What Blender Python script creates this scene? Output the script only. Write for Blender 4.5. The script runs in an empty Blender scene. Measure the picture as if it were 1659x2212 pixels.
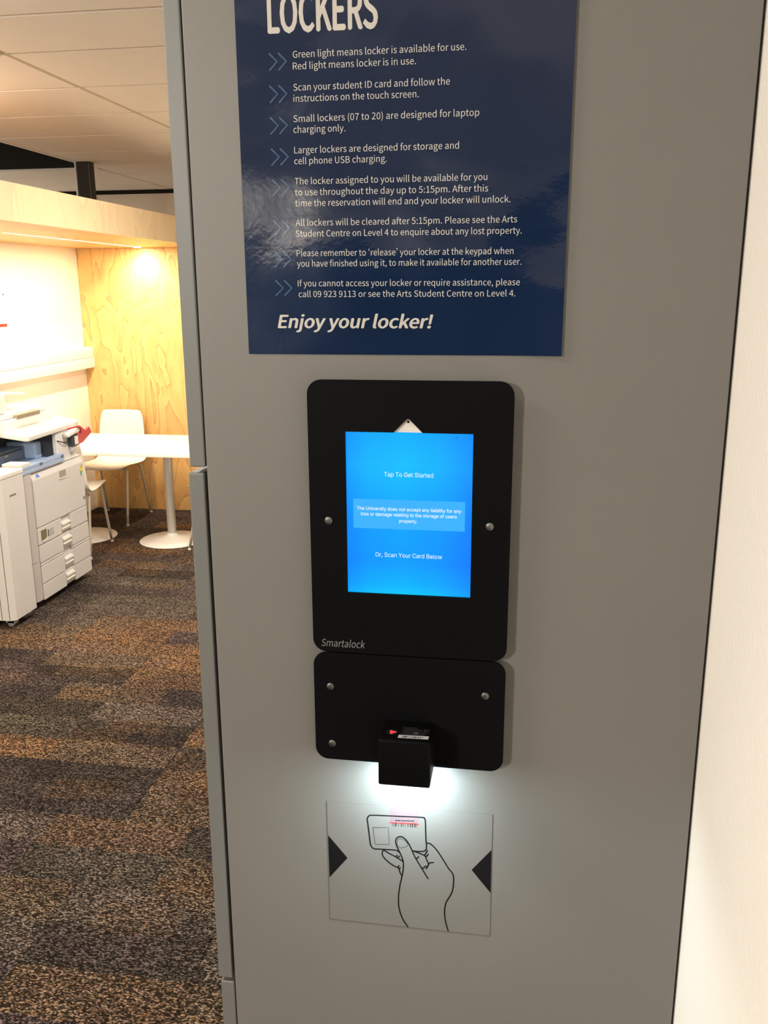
import bpy, bmesh, math, random, json
from mathutils import Vector, Matrix
random.seed(7)
SC = bpy.context.scene
COL = SC.collection

# ---------------------------------------------------------------- camera
cam_d = bpy.data.cameras.new('camera')
cam = bpy.data.objects.new('camera', cam_d)
COL.objects.link(cam)
cam_d.sensor_fit = 'VERTICAL'
cam_d.sensor_height = 24.0
cam_d.lens = 24.0 * 1900.0 / 2212.0
cam_d.clip_start = 0.05
cam_d.clip_end = 60
YAW, PITCH, ROLL = 0.158185514, 0.248006712, -0.005114350
_fw = Vector((-math.sin(YAW) * math.cos(PITCH), math.cos(YAW) * math.cos(PITCH), -math.sin(PITCH)))
_rt = Vector((math.cos(YAW), math.sin(YAW), 0))
_up = _rt.cross(_fw)
_r2 = math.cos(ROLL) * _rt + math.sin(ROLL) * _up
_u2 = -math.sin(ROLL) * _rt + math.cos(ROLL) * _up
_m = Matrix((_r2, _u2, -_fw)).transposed().to_4x4()
_m.translation = Vector((0.0, -0.81847, 1.8))
cam.matrix_world = _m
SC.camera = cam

# ---------------------------------------------------------------- world, exposure
world = bpy.data.worlds.new('world')
SC.world = world
world.use_nodes = True
world.node_tree.nodes['Background'].inputs[0].default_value = (1.0, 0.88, 0.74, 1)
world.node_tree.nodes['Background'].inputs[1].default_value = 1.15
SC.view_settings.view_transform = 'Standard'
SC.view_settings.look = 'None'
SC.view_settings.gamma = 1
SC.view_settings.use_curve_mapping = False
SC.view_settings.exposure = 0.0

# unseen ceiling lights, added for their light: (x, y, half size x, half size y, watts, colour)
ADDED_LIGHTS = [
    (-1.55, -0.55, 0.25, 0.25, 38, (1.0, 0.92, 0.80), 0),
    (-1.38, 3.65, 0.06, 0.60, 60, (1.0, 0.92, 0.82), 0),
    (-4.90, 6.60, 0.30, 0.30, 24, (1.0, 0.87, 0.70), 0),
    (-2.95, -5.30, 0.30, 0.30, 210, (1.0, 0.93, 0.84), 0),
    (-1.90, 0.90, 0.10, 0.50, 8, (1.0, 0.90, 0.78), 22),
    (-3.00, 2.55, 0.08, 0.40, 3, (1.0, 0.90, 0.78), 20),
]
KEY_WATTS = 360
LED_WATTS = 40
SPOT_WATTS = 30
SCANNER_WATTS = 1.05

# ---------------------------------------------------------------- helpers
def origin(o):
    v = Vector((0, 0, 0))
    while o is not None:
        v += o.location
        o = o.parent
    return v

def obj(name, bm, mat, parent=None, smooth=None, mods=None):
    me = bpy.data.meshes.new(name)
    if parent is not None:
        bmesh.ops.translate(bm, verts=bm.verts, vec=-origin(parent))
    bm.normal_update()
    bm.to_mesh(me)
    bm.free()
    mats = mat if isinstance(mat, (list, tuple)) else [mat]
    for m in mats:
        me.materials.append(m)
    o = bpy.data.objects.new(name, me)
    COL.objects.link(o)
    if parent is not None:
        o.parent = parent
    if smooth:
        for p in me.polygons:
            p.use_smooth = True
        if smooth != 'all':
            me.set_sharp_from_angle(angle=math.radians(smooth if smooth is not True else 35))
    return o

def tag(o, label=None, cat=None, group=None, kind=None):
    if label: o['label'] = label
    if cat: o['category'] = cat
    if group: o['group'] = group
    if kind: o['kind'] = kind
    return o

def thing(name, loc, label, cat, group=None):
    o = bpy.data.objects.new(name, None)
    o.empty_display_size = 0.1
    COL.objects.link(o)
    o.location = loc
    return tag(o, label, cat, group)

def box(bm, x0, x1, y0, y1, z0, z1, bev=0.0, seg=2, mi=0):
    vs = [bm.verts.new((x, y, z)) for x in (x0, x1) for y in (y0, y1) for z in (z0, z1)]
    F = [(0, 1, 3, 2), (4, 6, 7, 5), (0, 4, 5, 1), (2, 3, 7, 6), (0, 2, 6, 4), (1, 5, 7, 3)]
    fs = [bm.faces.new([vs[i] for i in f]) for f in F]
    for f in fs: f.material_index = mi
    if bev > 0:
        es = list({e for f in fs for e in f.edges})
        bmesh.ops.bevel(bm, geom=es, offset=bev, segments=seg, profile=0.6, affect='EDGES')
    return fs

def bmbox(*a, **k):
    bm = bmesh.new(); box(bm, *a, **k); return bm

def rot_about(bm, verts, ang, axis, c):
    bmesh.ops.rotate(bm, verts=verts, cent=Vector(c), matrix=Matrix.Rotation(ang, 3, axis))

def prism(bm, poly, axis, a0, a1, mi=0):
    """poly: list of 2D points; axis 'x' -> (y,z), 'y' -> (x,z), 'z' -> (x,y)"""
    def P(p, a):
        return {'x': (a, p[0], p[1]), 'y': (p[0], a, p[1]), 'z': (p[0], p[1], a)}[axis]
    A = [bm.verts.new(P(p, a0)) for p in poly]
    B = [bm.verts.new(P(p, a1)) for p in poly]
    n = len(poly)
    fs = [bm.faces.new(A), bm.faces.new(list(reversed(B)))]
    for i in range(n):
        fs.append(bm.faces.new([A[i], B[i], B[(i + 1) % n], A[(i + 1) % n]]))
    for f in fs: f.material_index = mi
    bmesh.ops.recalc_face_normals(bm, faces=fs)
    return fs

def tube(bm, pts, r, seg=10, caps=True):
    pts = [Vector(p) for p in pts]
    rs = r if isinstance(r, (list, tuple)) else [r] * len(pts)
    rings = []
    prev = None
    for i, p in enumerate(pts):
        t = (pts[min(i + 1, len(pts) - 1)] - pts[max(i - 1, 0)]).normalized()
        if prev is None:
            a = Vector((1, 0, 0)) if abs(t.x) < 0.9 else Vector((0, 1, 0))
            u = t.cross(a).normalized()
        else:
            u = (prev - t * prev.dot(t)).normalized()
        prev = u
        v = t.cross(u)
        rings.append([bm.verts.new(p + rs[i] * (math.cos(2 * math.pi * k / seg) * u + math.sin(2 * math.pi * k / seg) * v)) for k in range(seg)])
    for a, b in zip(rings, rings[1:]):
        for k in range(seg):
            bm.faces.new([a[k], a[(k + 1) % seg], b[(k + 1) % seg], b[k]])
    if caps:
        bm.faces.new(list(reversed(rings[0])))
        bm.faces.new(rings[-1])
    bmesh.ops.recalc_face_normals(bm, faces=bm.faces[:])

def lathe(bm, prof, cx, cy, seg=48):
    """prof: list of (r, z) from bottom to top"""
    rings = []
    for r, z in prof:
        if r < 1e-6:
            rings.append([bm.verts.new((cx, cy, z))])
        else:
            rings.append([bm.verts.new((cx + r * math.cos(2 * math.pi * k / seg), cy + r * math.sin(2 * math.pi * k / seg), z)) for k in range(seg)])
    for a, b in zip(rings, rings[1:]):
        for k in range(seg):
            k2 = (k + 1) % seg
            if len(a) == 1 and len(b) == 1: continue
            if len(a) == 1: bm.faces.new([a[0], b[k2], b[k]])
            elif len(b) == 1: bm.faces.new([a[k], a[k2], b[0]])
            else: bm.faces.new([a[k], a[k2], b[k2], b[k]])
    bmesh.ops.recalc_face_normals(bm, faces=bm.faces[:])

def rrect(x0, x1, z0, z1, r, n=8):
    pts = []
    for cx, cz, a0 in ((x1 - r, z1 - r, 0), (x0 + r, z1 - r, 90), (x0 + r, z0 + r, 180), (x1 - r, z0 + r, 270)):
        for k in range(n + 1):
            a = math.radians(a0 + 90 * k / n)
            pts.append((cx + r * math.cos(a), cz + r * math.sin(a)))
    return pts

def smooth_pts(P, k=5, closed=False):
    P = [Vector(p) for p in P]
    n = len(P)
    if n < 3: return P
    out = []
    rng = n if closed else n - 1
    for i in range(rng):
        p1, p2 = P[i], P[(i + 1) % n]
        p0 = P[(i - 1) % n] if (closed or i > 0) else 2 * p1 - p2
        p3 = P[(i + 2) % n] if (closed or i + 2 < n) else 2 * p2 - p1
        for j in range(k):
            t = j / k
            out.append(0.5 * ((2 * p1) + (p2 - p0) * t + (2 * p0 - 5 * p1 + 4 * p2 - p3) * t * t + (3 * p1 - p0 - 3 * p2 + p3) * t ** 3))
    if not closed: out.append(P[-1])
    return out

def ribbon(bm, P, w, y, k=5, smooth=True):
    """flat printed stroke of width w in the x-z plane at depth y with round ends"""
    P = smooth_pts(P, k) if smooth else [Vector(p) for p in P]
    L, R = [], []
    for i, p in enumerate(P):
        t = (P[min(i + 1, len(P) - 1)] - P[max(i - 1, 0)])
        t = t.normalized() if t.length > 1e-9 else Vector((1, 0))
        nrm = Vector((-t.y, t.x)) * w / 2
        L.append(bm.verts.new((p.x + nrm.x, y, p.y + nrm.y)))
        R.append(bm.verts.new((p.x - nrm.x, y, p.y - nrm.y)))
    for i in range(len(P) - 1):
        bm.faces.new([L[i], L[i + 1], R[i + 1], R[i]])
    for c in (P[0], P[-1]):
        bm.faces.new([bm.verts.new((c.x + w / 2 * math.cos(a * math.pi / 5), y - 0.00002, c.y + w / 2 * math.sin(a * math.pi / 5))) for a in range(10)])

def flat(bm, poly, y, mi=0):
    f = bm.faces.new([bm.verts.new((x, y, z)) for x, z in poly])
    f.normal_update()
    if f.normal.y > 0: f.normal_flip()
    f.material_index = mi
    return f

# ---------------------------------------------------------------- materials
def mat(name, col, rough=0.5, metal=0.0, spec=0.5, var=0.04, vscale=8.0, bump=0.0, bscale=400.0, coat=0.0, bdist=0.001):
    m = bpy.data.materials.new(name)
    m.use_nodes = True
    nt = m.node_tree; N = nt.nodes; Lk = nt.links
    b = N['Principled BSDF']
    b.inputs['Roughness'].default_value = rough
    b.inputs['Metallic'].default_value = metal
    b.inputs['Specular IOR Level'].default_value = spec
    b.inputs['Coat Weight'].default_value = coat
    b.inputs['Coat Roughness'].default_value = 0.05
    tc = N.new('ShaderNodeTexCoord')
    nz = N.new('ShaderNodeTexNoise'); nz.inputs['Scale'].default_value = vscale; nz.inputs['Detail'].default_value = 4
    Lk.new(tc.outputs['Object'], nz.inputs['Vector'])
    rp = N.new('ShaderNodeValToRGB')
    c = Vector(col)
    rp.color_ramp.elements[0].position = 0.3; rp.color_ramp.elements[1].position = 0.7
    rp.color_ramp.elements[0].color = (*(c * (1 - var)), 1)
    rp.color_ramp.elements[1].color = (*[min(1, v) for v in c * (1 + var)], 1)
    Lk.new(nz.outputs['Fac'], rp.inputs['Fac'])
    Lk.new(rp.outputs['Color'], b.inputs['Base Color'])
    if bump > 0:
        n2 = N.new('ShaderNodeTexNoise'); n2.inputs['Scale'].default_value = bscale; n2.inputs['Detail'].default_value = 3
        Lk.new(tc.outputs['Object'], n2.inputs['Vector'])
        bp = N.new('ShaderNodeBump'); bp.inputs['Strength'].default_value = bump; bp.inputs['Distance'].default_value = bdist
        Lk.new(n2.outputs['Fac'], bp.inputs['Height'])
        Lk.new(bp.outputs['Normal'], b.inputs['Normal'])
    return m

def emis(name, col, strength, base=(0.8, 0.8, 0.8)):
    m = bpy.data.materials.new(name); m.use_nodes = True
    b = m.node_tree.nodes['Principled BSDF']
    b.inputs['Base Color'].default_value = (*base, 1)
    b.inputs['Emission Color'].default_value = (*col, 1)
    b.inputs['Emission Strength'].default_value = strength
    return m

def plywood(name, axis_scale, seed, pale=False):
    m = bpy.data.materials.new(name); m.use_nodes = True
    nt = m.node_tree; N = nt.nodes; Lk = nt.links
    b = N['Principled BSDF']; b.inputs['Roughness'].default_value = 0.45
    g = N.new('ShaderNodeNewGeometry')
    mp = N.new('ShaderNodeMapping'); mp.inputs['Scale'].default_value = axis_scale; mp.inputs['Location'].default_value = (seed, seed, seed)
    Lk.new(g.outputs['Position'], mp.inputs['Vector'])
    n1 = N.new('ShaderNodeTexNoise'); n1.inputs['Scale'].default_value = 1.0; n1.inputs['Detail'].default_value = 2.5; n1.inputs['Distortion'].default_value = 0.6
    Lk.new(mp.outputs['Vector'], n1.inputs['Vector'])
    mu = N.new('ShaderNodeMath'); mu.operation = 'MULTIPLY'; mu.inputs[1].default_value = 8.0
    Lk.new(n1.outputs['Fac'], mu.inputs[0])
    fr = N.new('ShaderNodeMath'); fr.operation = 'FRACT'
    Lk.new(mu.outputs[0], fr.inputs[0])
    rp = N.new('ShaderNodeValToRGB'); e = rp.color_ramp.elements
    e[0].position = 0.0; e[0].color = (0.80, 0.50, 0.17, 1)
    e[1].position = 1.0; e[1].color = (0.55, 0.25, 0.07, 1)
    k = e.new(0.55); k.color = (0.74, 0.43, 0.13, 1)
    k = e.new(0.88); k.color = (0.68, 0.37, 0.11, 1)
    Lk.new(fr.outputs[0], rp.inputs['Fac'])
    n2 = N.new('ShaderNodeTexNoise'); n2.inputs['Scale'].default_value = 18.0; n2.inputs['Detail'].default_value = 5
    Lk.new(mp.outputs['Vector'], n2.inputs['Vector'])
    mx = N.new('ShaderNodeMixRGB'); mx.blend_type = 'MULTIPLY'; mx.inputs[0].default_value = 0.35
    Lk.new(rp.outputs['Color'], mx.inputs[1]); Lk.new(n2.outputs['Fac'], mx.inputs[2])
    br = N.new('ShaderNodeBrightContrast'); br.inputs['Bright'].default_value = 0.04
    Lk.new(mx.outputs[0], br.inputs['Color'])
    if pale:
        pm = N.new('ShaderNodeMixRGB'); pm.inputs[0].default_value = 0.5; pm.inputs[2].default_value = (0.92, 0.80, 0.55, 1)
        Lk.new(br.outputs[0], pm.inputs[1]); Lk.new(pm.outputs[0], b.inputs['Base Color'])
    else: Lk.new(br.outputs[0], b.inputs['Base Color'])
    return m

def carpet():
    m = bpy.data.materials.new('carpet_loop_pile'); m.use_nodes = True
    nt = m.node_tree; N = nt.nodes; Lk = nt.links
    b = N['Principled BSDF']; b.inputs['Roughness'].default_value = 0.95; b.inputs['Specular IOR Level'].default_value = 0.1
    g = N.new('ShaderNodeNewGeometry')
    def vmath(op, a, c=None):
        n = N.new('ShaderNodeVectorMath'); n.operation = op
        if isinstance(a, tuple): n.inputs[0].default_value = a
        else: Lk.new(a, n.inputs[0])
        if c is not None:
            if isinstance(c, tuple): n.inputs[1].default_value = c
            else: Lk.new(c, n.inputs[1])
        return n.outputs[0]
    # soften the patch edges a little with a small wobble
    wn = N.new('ShaderNodeTexNoise'); wn.inputs['Scale'].default_value = 35
    Lk.new(g.outputs['Position'], wn.inputs['Vector'])
    wob = vmath('SCALE', vmath('SUBTRACT', wn.outputs['Color'], (0.5, 0.5, 0.5))); wob.node.inputs['Scale'].default_value = 0.028
    pos = vmath('ADD', g.outputs['Position'], wob)
    pos = vmath('MULTIPLY', pos, (1, 1, 0))
    def cells(sx, sy, off):
        q = vmath('ADD', pos, off)
        q = vmath('MULTIPLY', q, (1 / sx, 1 / sy, 0))
        # stagger rows
        sp = N.new('ShaderNodeSeparateXYZ'); Lk.new(q, sp.inputs[0])
        fl = N.new('ShaderNodeMath'); fl.operation = 'FLOOR'; Lk.new(sp.outputs['Y'], fl.inputs[0])
        wr = N.new('ShaderNodeTexWhiteNoise'); wr.noise_dimensions = '1D'; Lk.new(fl.outputs[0], wr.inputs['W'])
        m2 = N.new('ShaderNodeMath'); m2.operation = 'MULTIPLY'; m2.inputs[1].default_value = 0.5
        rr = N.new('ShaderNodeMath'); rr.operation = 'ROUND'
        m3 = N.new('ShaderNodeMath'); m3.operation = 'MULTIPLY'; m3.inputs[1].default_value = 3
        Lk.new(wr.outputs['Value'], m3.inputs[0]); Lk.new(m3.outputs[0], rr.inputs[0]); Lk.new(rr.outputs[0], m2.inputs[0])
        ad = N.new('ShaderNodeMath'); ad.operation = 'ADD'; Lk.new(sp.outputs['X'], ad.inputs[0]); Lk.new(m2.outputs[0], ad.inputs[1])
        cb = N.new('ShaderNodeCombineXYZ'); Lk.new(ad.outputs[0], cb.inputs['X']); Lk.new(sp.outputs['Y'], cb.inputs['Y'])
        f = vmath('FLOOR', cb.outputs[0])
        w = N.new('ShaderNodeTexWhiteNoise'); w.noise_dimensions = '2D'; Lk.new(f, w.inputs['Vector'])
        return w
    c1 = cells(0.50, 0.17, (1.33 + 5, 10.0, 0))
    c2 = cells(0.25, 0.125, (1.33 + 5, 20.05, 0))
    def ramp(inp, cols):
        r = N.new('ShaderNodeValToRGB'); r.color_ramp.interpolation = 'CONSTANT'
        e = r.color_ramp.elements
        e[0].position = 0; e[0].color = (*cols[0], 1)
        e[1].position = 1 / len(cols); e[1].color = (*cols[1], 1)
        for i in range(2, len(cols)):
            k = e.new(i / len(cols)); k.color = (*cols[i], 1)
        Lk.new(inp, r.inputs['Fac']); return r.outputs['Color']
    pal = [(0.150, 0.090, 0.054), (0.030, 0.024, 0.022), (0.092, 0.076, 0.068), (0.068, 0.052, 0.056), (0.104, 0.076, 0.054), (0.070, 0.062, 0.052), (0.118, 0.076, 0.052), (0.042, 0.034, 0.034)]
    pal2 = [(0.062, 0.052, 0.046), (0.112, 0.074, 0.048), (0.038, 0.030, 0.030), (0.086, 0.070, 0.066), (0.072, 0.062, 0.050)]
    a = ramp(c1.outputs['Value'], pal)
    c = ramp(c2.outputs['Value'], pal2)
    mx = N.new('ShaderNodeMixRGB'); mx.inputs[0].default_value = 0.36
    Lk.new(a, mx.inputs[1]); Lk.new(c, mx.inputs[2])
    # loops: little dashes that run with the pile
    mp = N.new('ShaderNodeMapping'); mp.inputs['Scale'].default_value = (170, 330, 1); mp.inputs['Rotation'].default_value = (0, 0, 0.12)
    Lk.new(g.outputs['Position'], mp.inputs['Vector'])
    vo = N.new('ShaderNodeTexVoronoi'); vo.voronoi_dimensions = '2D'; vo.inputs['Scale'].default_value = 1.0
    Lk.new(mp.outputs['Vector'], vo.inputs['Vector'])
    sc = N.new('ShaderNodeSeparateColor'); Lk.new(vo.outputs['Color'], sc.inputs[0])
    r2 = N.new('ShaderNodeValToRGB'); e = r2.color_ramp.elements
    e[0].position = 0.38; e[0].color = (0.16, 0.14, 0.13, 1)
    e[1].position = 0.97; e[1].color = (3.0, 2.9, 2.8, 1)
    k = e.new(0.55); k.color = (0.55, 0.52, 0.5, 1)
    k = e.new(0.76); k.color = (1.35, 1.3, 1.25, 1)
    Lk.new(sc.outputs[0], r2.inputs['Fac'])
    m4 = N.new('ShaderNodeMixRGB'); m4.blend_type = 'MULTIPLY'; m4.inputs[0].default_value = 1.0
    Lk.new(mx.outputs[0], m4.inputs[1]); Lk.new(r2.outputs['Color'], m4.inputs[2])
    # odd warm or grey yarns
    hs = N.new('ShaderNodeHueSaturation')
    mr = N.new('ShaderNodeMapRange'); mr.inputs['To Min'].default_value = 0.7; mr.inputs['To Max'].default_value = 1.35
    Lk.new(sc.outputs[1], mr.inputs['Value']); Lk.new(mr.outputs[0], hs.inputs['Saturation'])
    mh = N.new('ShaderNodeMapRange'); mh.inputs['To Min'].default_value = 0.485; mh.inputs['To Max'].default_value = 0.525
    Lk.new(sc.outputs[2], mh.inputs['Value']); Lk.new(mh.outputs[0], hs.inputs['Hue'])
    Lk.new(m4.outputs[0], hs.inputs['Color'])
    Lk.new(hs.outputs[0], b.inputs['Base Color'])
    bp = N.new('ShaderNodeBump'); bp.inputs['Strength'].default_value = 0.6; bp.inputs['Distance'].default_value = 0.002
    Lk.new(vo.outputs['Distance'], bp.inputs['Height']); bp.invert = True
    Lk.new(bp.outputs['Normal'], b.inputs['Normal'])
    return m

def laminate(name, col, rough=0.08):
    """glossy laminated print: slightly rippled clear film over a colour"""
    m = bpy.data.materials.new(name); m.use_nodes = True
    nt = m.node_tree; N = nt.nodes; Lk = nt.links
    b = N['Principled BSDF']; b.inputs['Base Color'].default_value = (*col, 1)
    b.inputs['Roughness'].default_value = rough
    b.inputs['Specular IOR Level'].default_value = 0.75
    g = N.new('ShaderNodeNewGeometry')
    n1 = N.new('ShaderNodeTexNoise'); n1.inputs['Scale'].default_value = 7; n1.inputs['Detail'].default_value = 1.5
    n2 = N.new('ShaderNodeTexNoise'); n2.inputs['Scale'].default_value = 160; n2.inputs['Detail'].default_value = 2
    Lk.new(g.outputs['Position'], n1.inputs['Vector']); Lk.new(g.outputs['Position'], n2.inputs['Vector'])
    b1 = N.new('ShaderNodeBump'); b1.inputs['Strength'].default_value = 1.0; b1.inputs['Distance'].default_value = 0.008
    b2 = N.new('ShaderNodeBump'); b2.inputs['Strength'].default_value = 0.12; b2.inputs['Distance'].default_value = 0.0006
    Lk.new(n1.outputs['Fac'], b1.inputs['Height']); Lk.new(n2.outputs['Fac'], b2.inputs['Height'])
    Lk.new(b1.outputs['Normal'], b2.inputs['Normal']); Lk.new(b2.outputs['Normal'], b.inputs['Normal'])
    return m

M_PANEL = mat('grey_powder_coat', (0.140, 0.134, 0.123), 0.5, bump=0.15, bscale=1500, var=0.015, bdist=0.0003)
M_DOOR = mat('grey_door_coat', (0.125, 0.125, 0.119), 0.45, bump=0.12, bscale=1500, var=0.015, bdist=0.0003)
M_DARK = mat('dark_gap', (0.012, 0.011, 0.011), 0.8)
M_WALL = mat('cream_roller_paint', (0.86, 0.81, 0.74), 0.6, bump=0.55, bscale=260, var=0.012, bdist=0.0012)
M_BOOTH = mat('white_painted_wall', (0.84, 0.78, 0.68), 0.7, var=0.01)
M_FARWALL = mat('beige_far_wall', (0.60, 0.52, 0.42), 0.8, var=0.02)
M_TILE = mat('ceiling_tile_white', (0.84, 0.79, 0.72), 0.9, bump=0.2, bscale=120, var=0.015)
M_GRID = mat('ceiling_grid_metal', (0.52, 0.44, 0.35), 0.6)
M_VOID = mat('black_void_paint', (0.012, 0.010, 0.008), 0.95)
M_WHITE = mat('white_plastic', (0.80, 0.78, 0.74), 0.35, var=0.01)
M_LAM = mat('white_laminate', (0.85, 0.84, 0.81), 0.3, var=0.01)
M_BEIGE = mat('printer_cream_plastic', (0.72, 0.715, 0.70), 0.5, var=0.01, bump=0.08, bscale=900)
M_BEIGE2 = mat('printer_side_plastic', (0.60, 0.57, 0.57), 0.5, var=0.01)
M_BLUE = mat('pale_blue_plastic', (0.40, 0.52, 0.72), 0.45, var=0.02)
M_BLUED = mat('slate_blue_plastic', (0.13, 0.17, 0.25), 0.5, var=0.02)
M_CHAR = mat('charcoal_plastic', (0.035, 0.038, 0.045), 0.6)
M_BLACK = mat('black_acrylic', (0.0030, 0.0031, 0.0036), 0.5, spec=0.05, bump=0.05, bscale=1200, bdist=0.0002)
M_BLACK2 = mat('black_reader_plastic', (0.0022, 0.0022, 0.0024), 0.5, spec=0.06)
M_STEEL = mat('brushed_steel', (0.14, 0.135, 0.13), 0.45, metal=1.0, var=0.25, vscale=300)
M_LEG = mat('satin_grey_steel', (0.62, 0.59, 0.54), 0.4, metal=0.4)
M_INK = mat('black_ink', (0.0045, 0.004, 0.0045), 0.7, spec=0.1)
M_THIN = mat('fine_grey_ink', (0.02, 0.025, 0.032), 0.6, spec=0.2)
M_FILM = mat('clear_vinyl_film', (0.142, 0.136, 0.125), 0.42, var=0.01)
M_FEDGE = mat('film_edge', (0.08, 0.075, 0.07), 0.5)
M_PINK = mat('pale_pink_ink', (0.155, 0.108, 0.118), 0.45)
M_REDI = mat('red_ink', (0.26, 0.045, 0.045), 0.45)
M_RED = mat('red_plastic', (0.55, 0.03, 0.035), 0.4)
M_BLUEP = laminate('navy_laminated_print', (0.0035, 0.0135, 0.045))
M_TXT = laminate('white_laminated_print', (0.50, 0.48, 0.45))
M_CHEV = laminate('blue_laminated_print', (0.045, 0.085, 0.17))
M_PLY = plywood('plywood_panel', (5.0, 5.0, 1.3), 3.1)
M_PLYF = plywood('lit_plywood_fascia', (2.0, 2.4, 0.7), 8.4, pale=True)  # paler copy of the plywood, strong light on the fascia put into the colour
M_PLYS = plywood('plywood_soffit', (4.0, 1.0, 4.0), 1.7)
M_CARPET = carpet()

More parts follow.
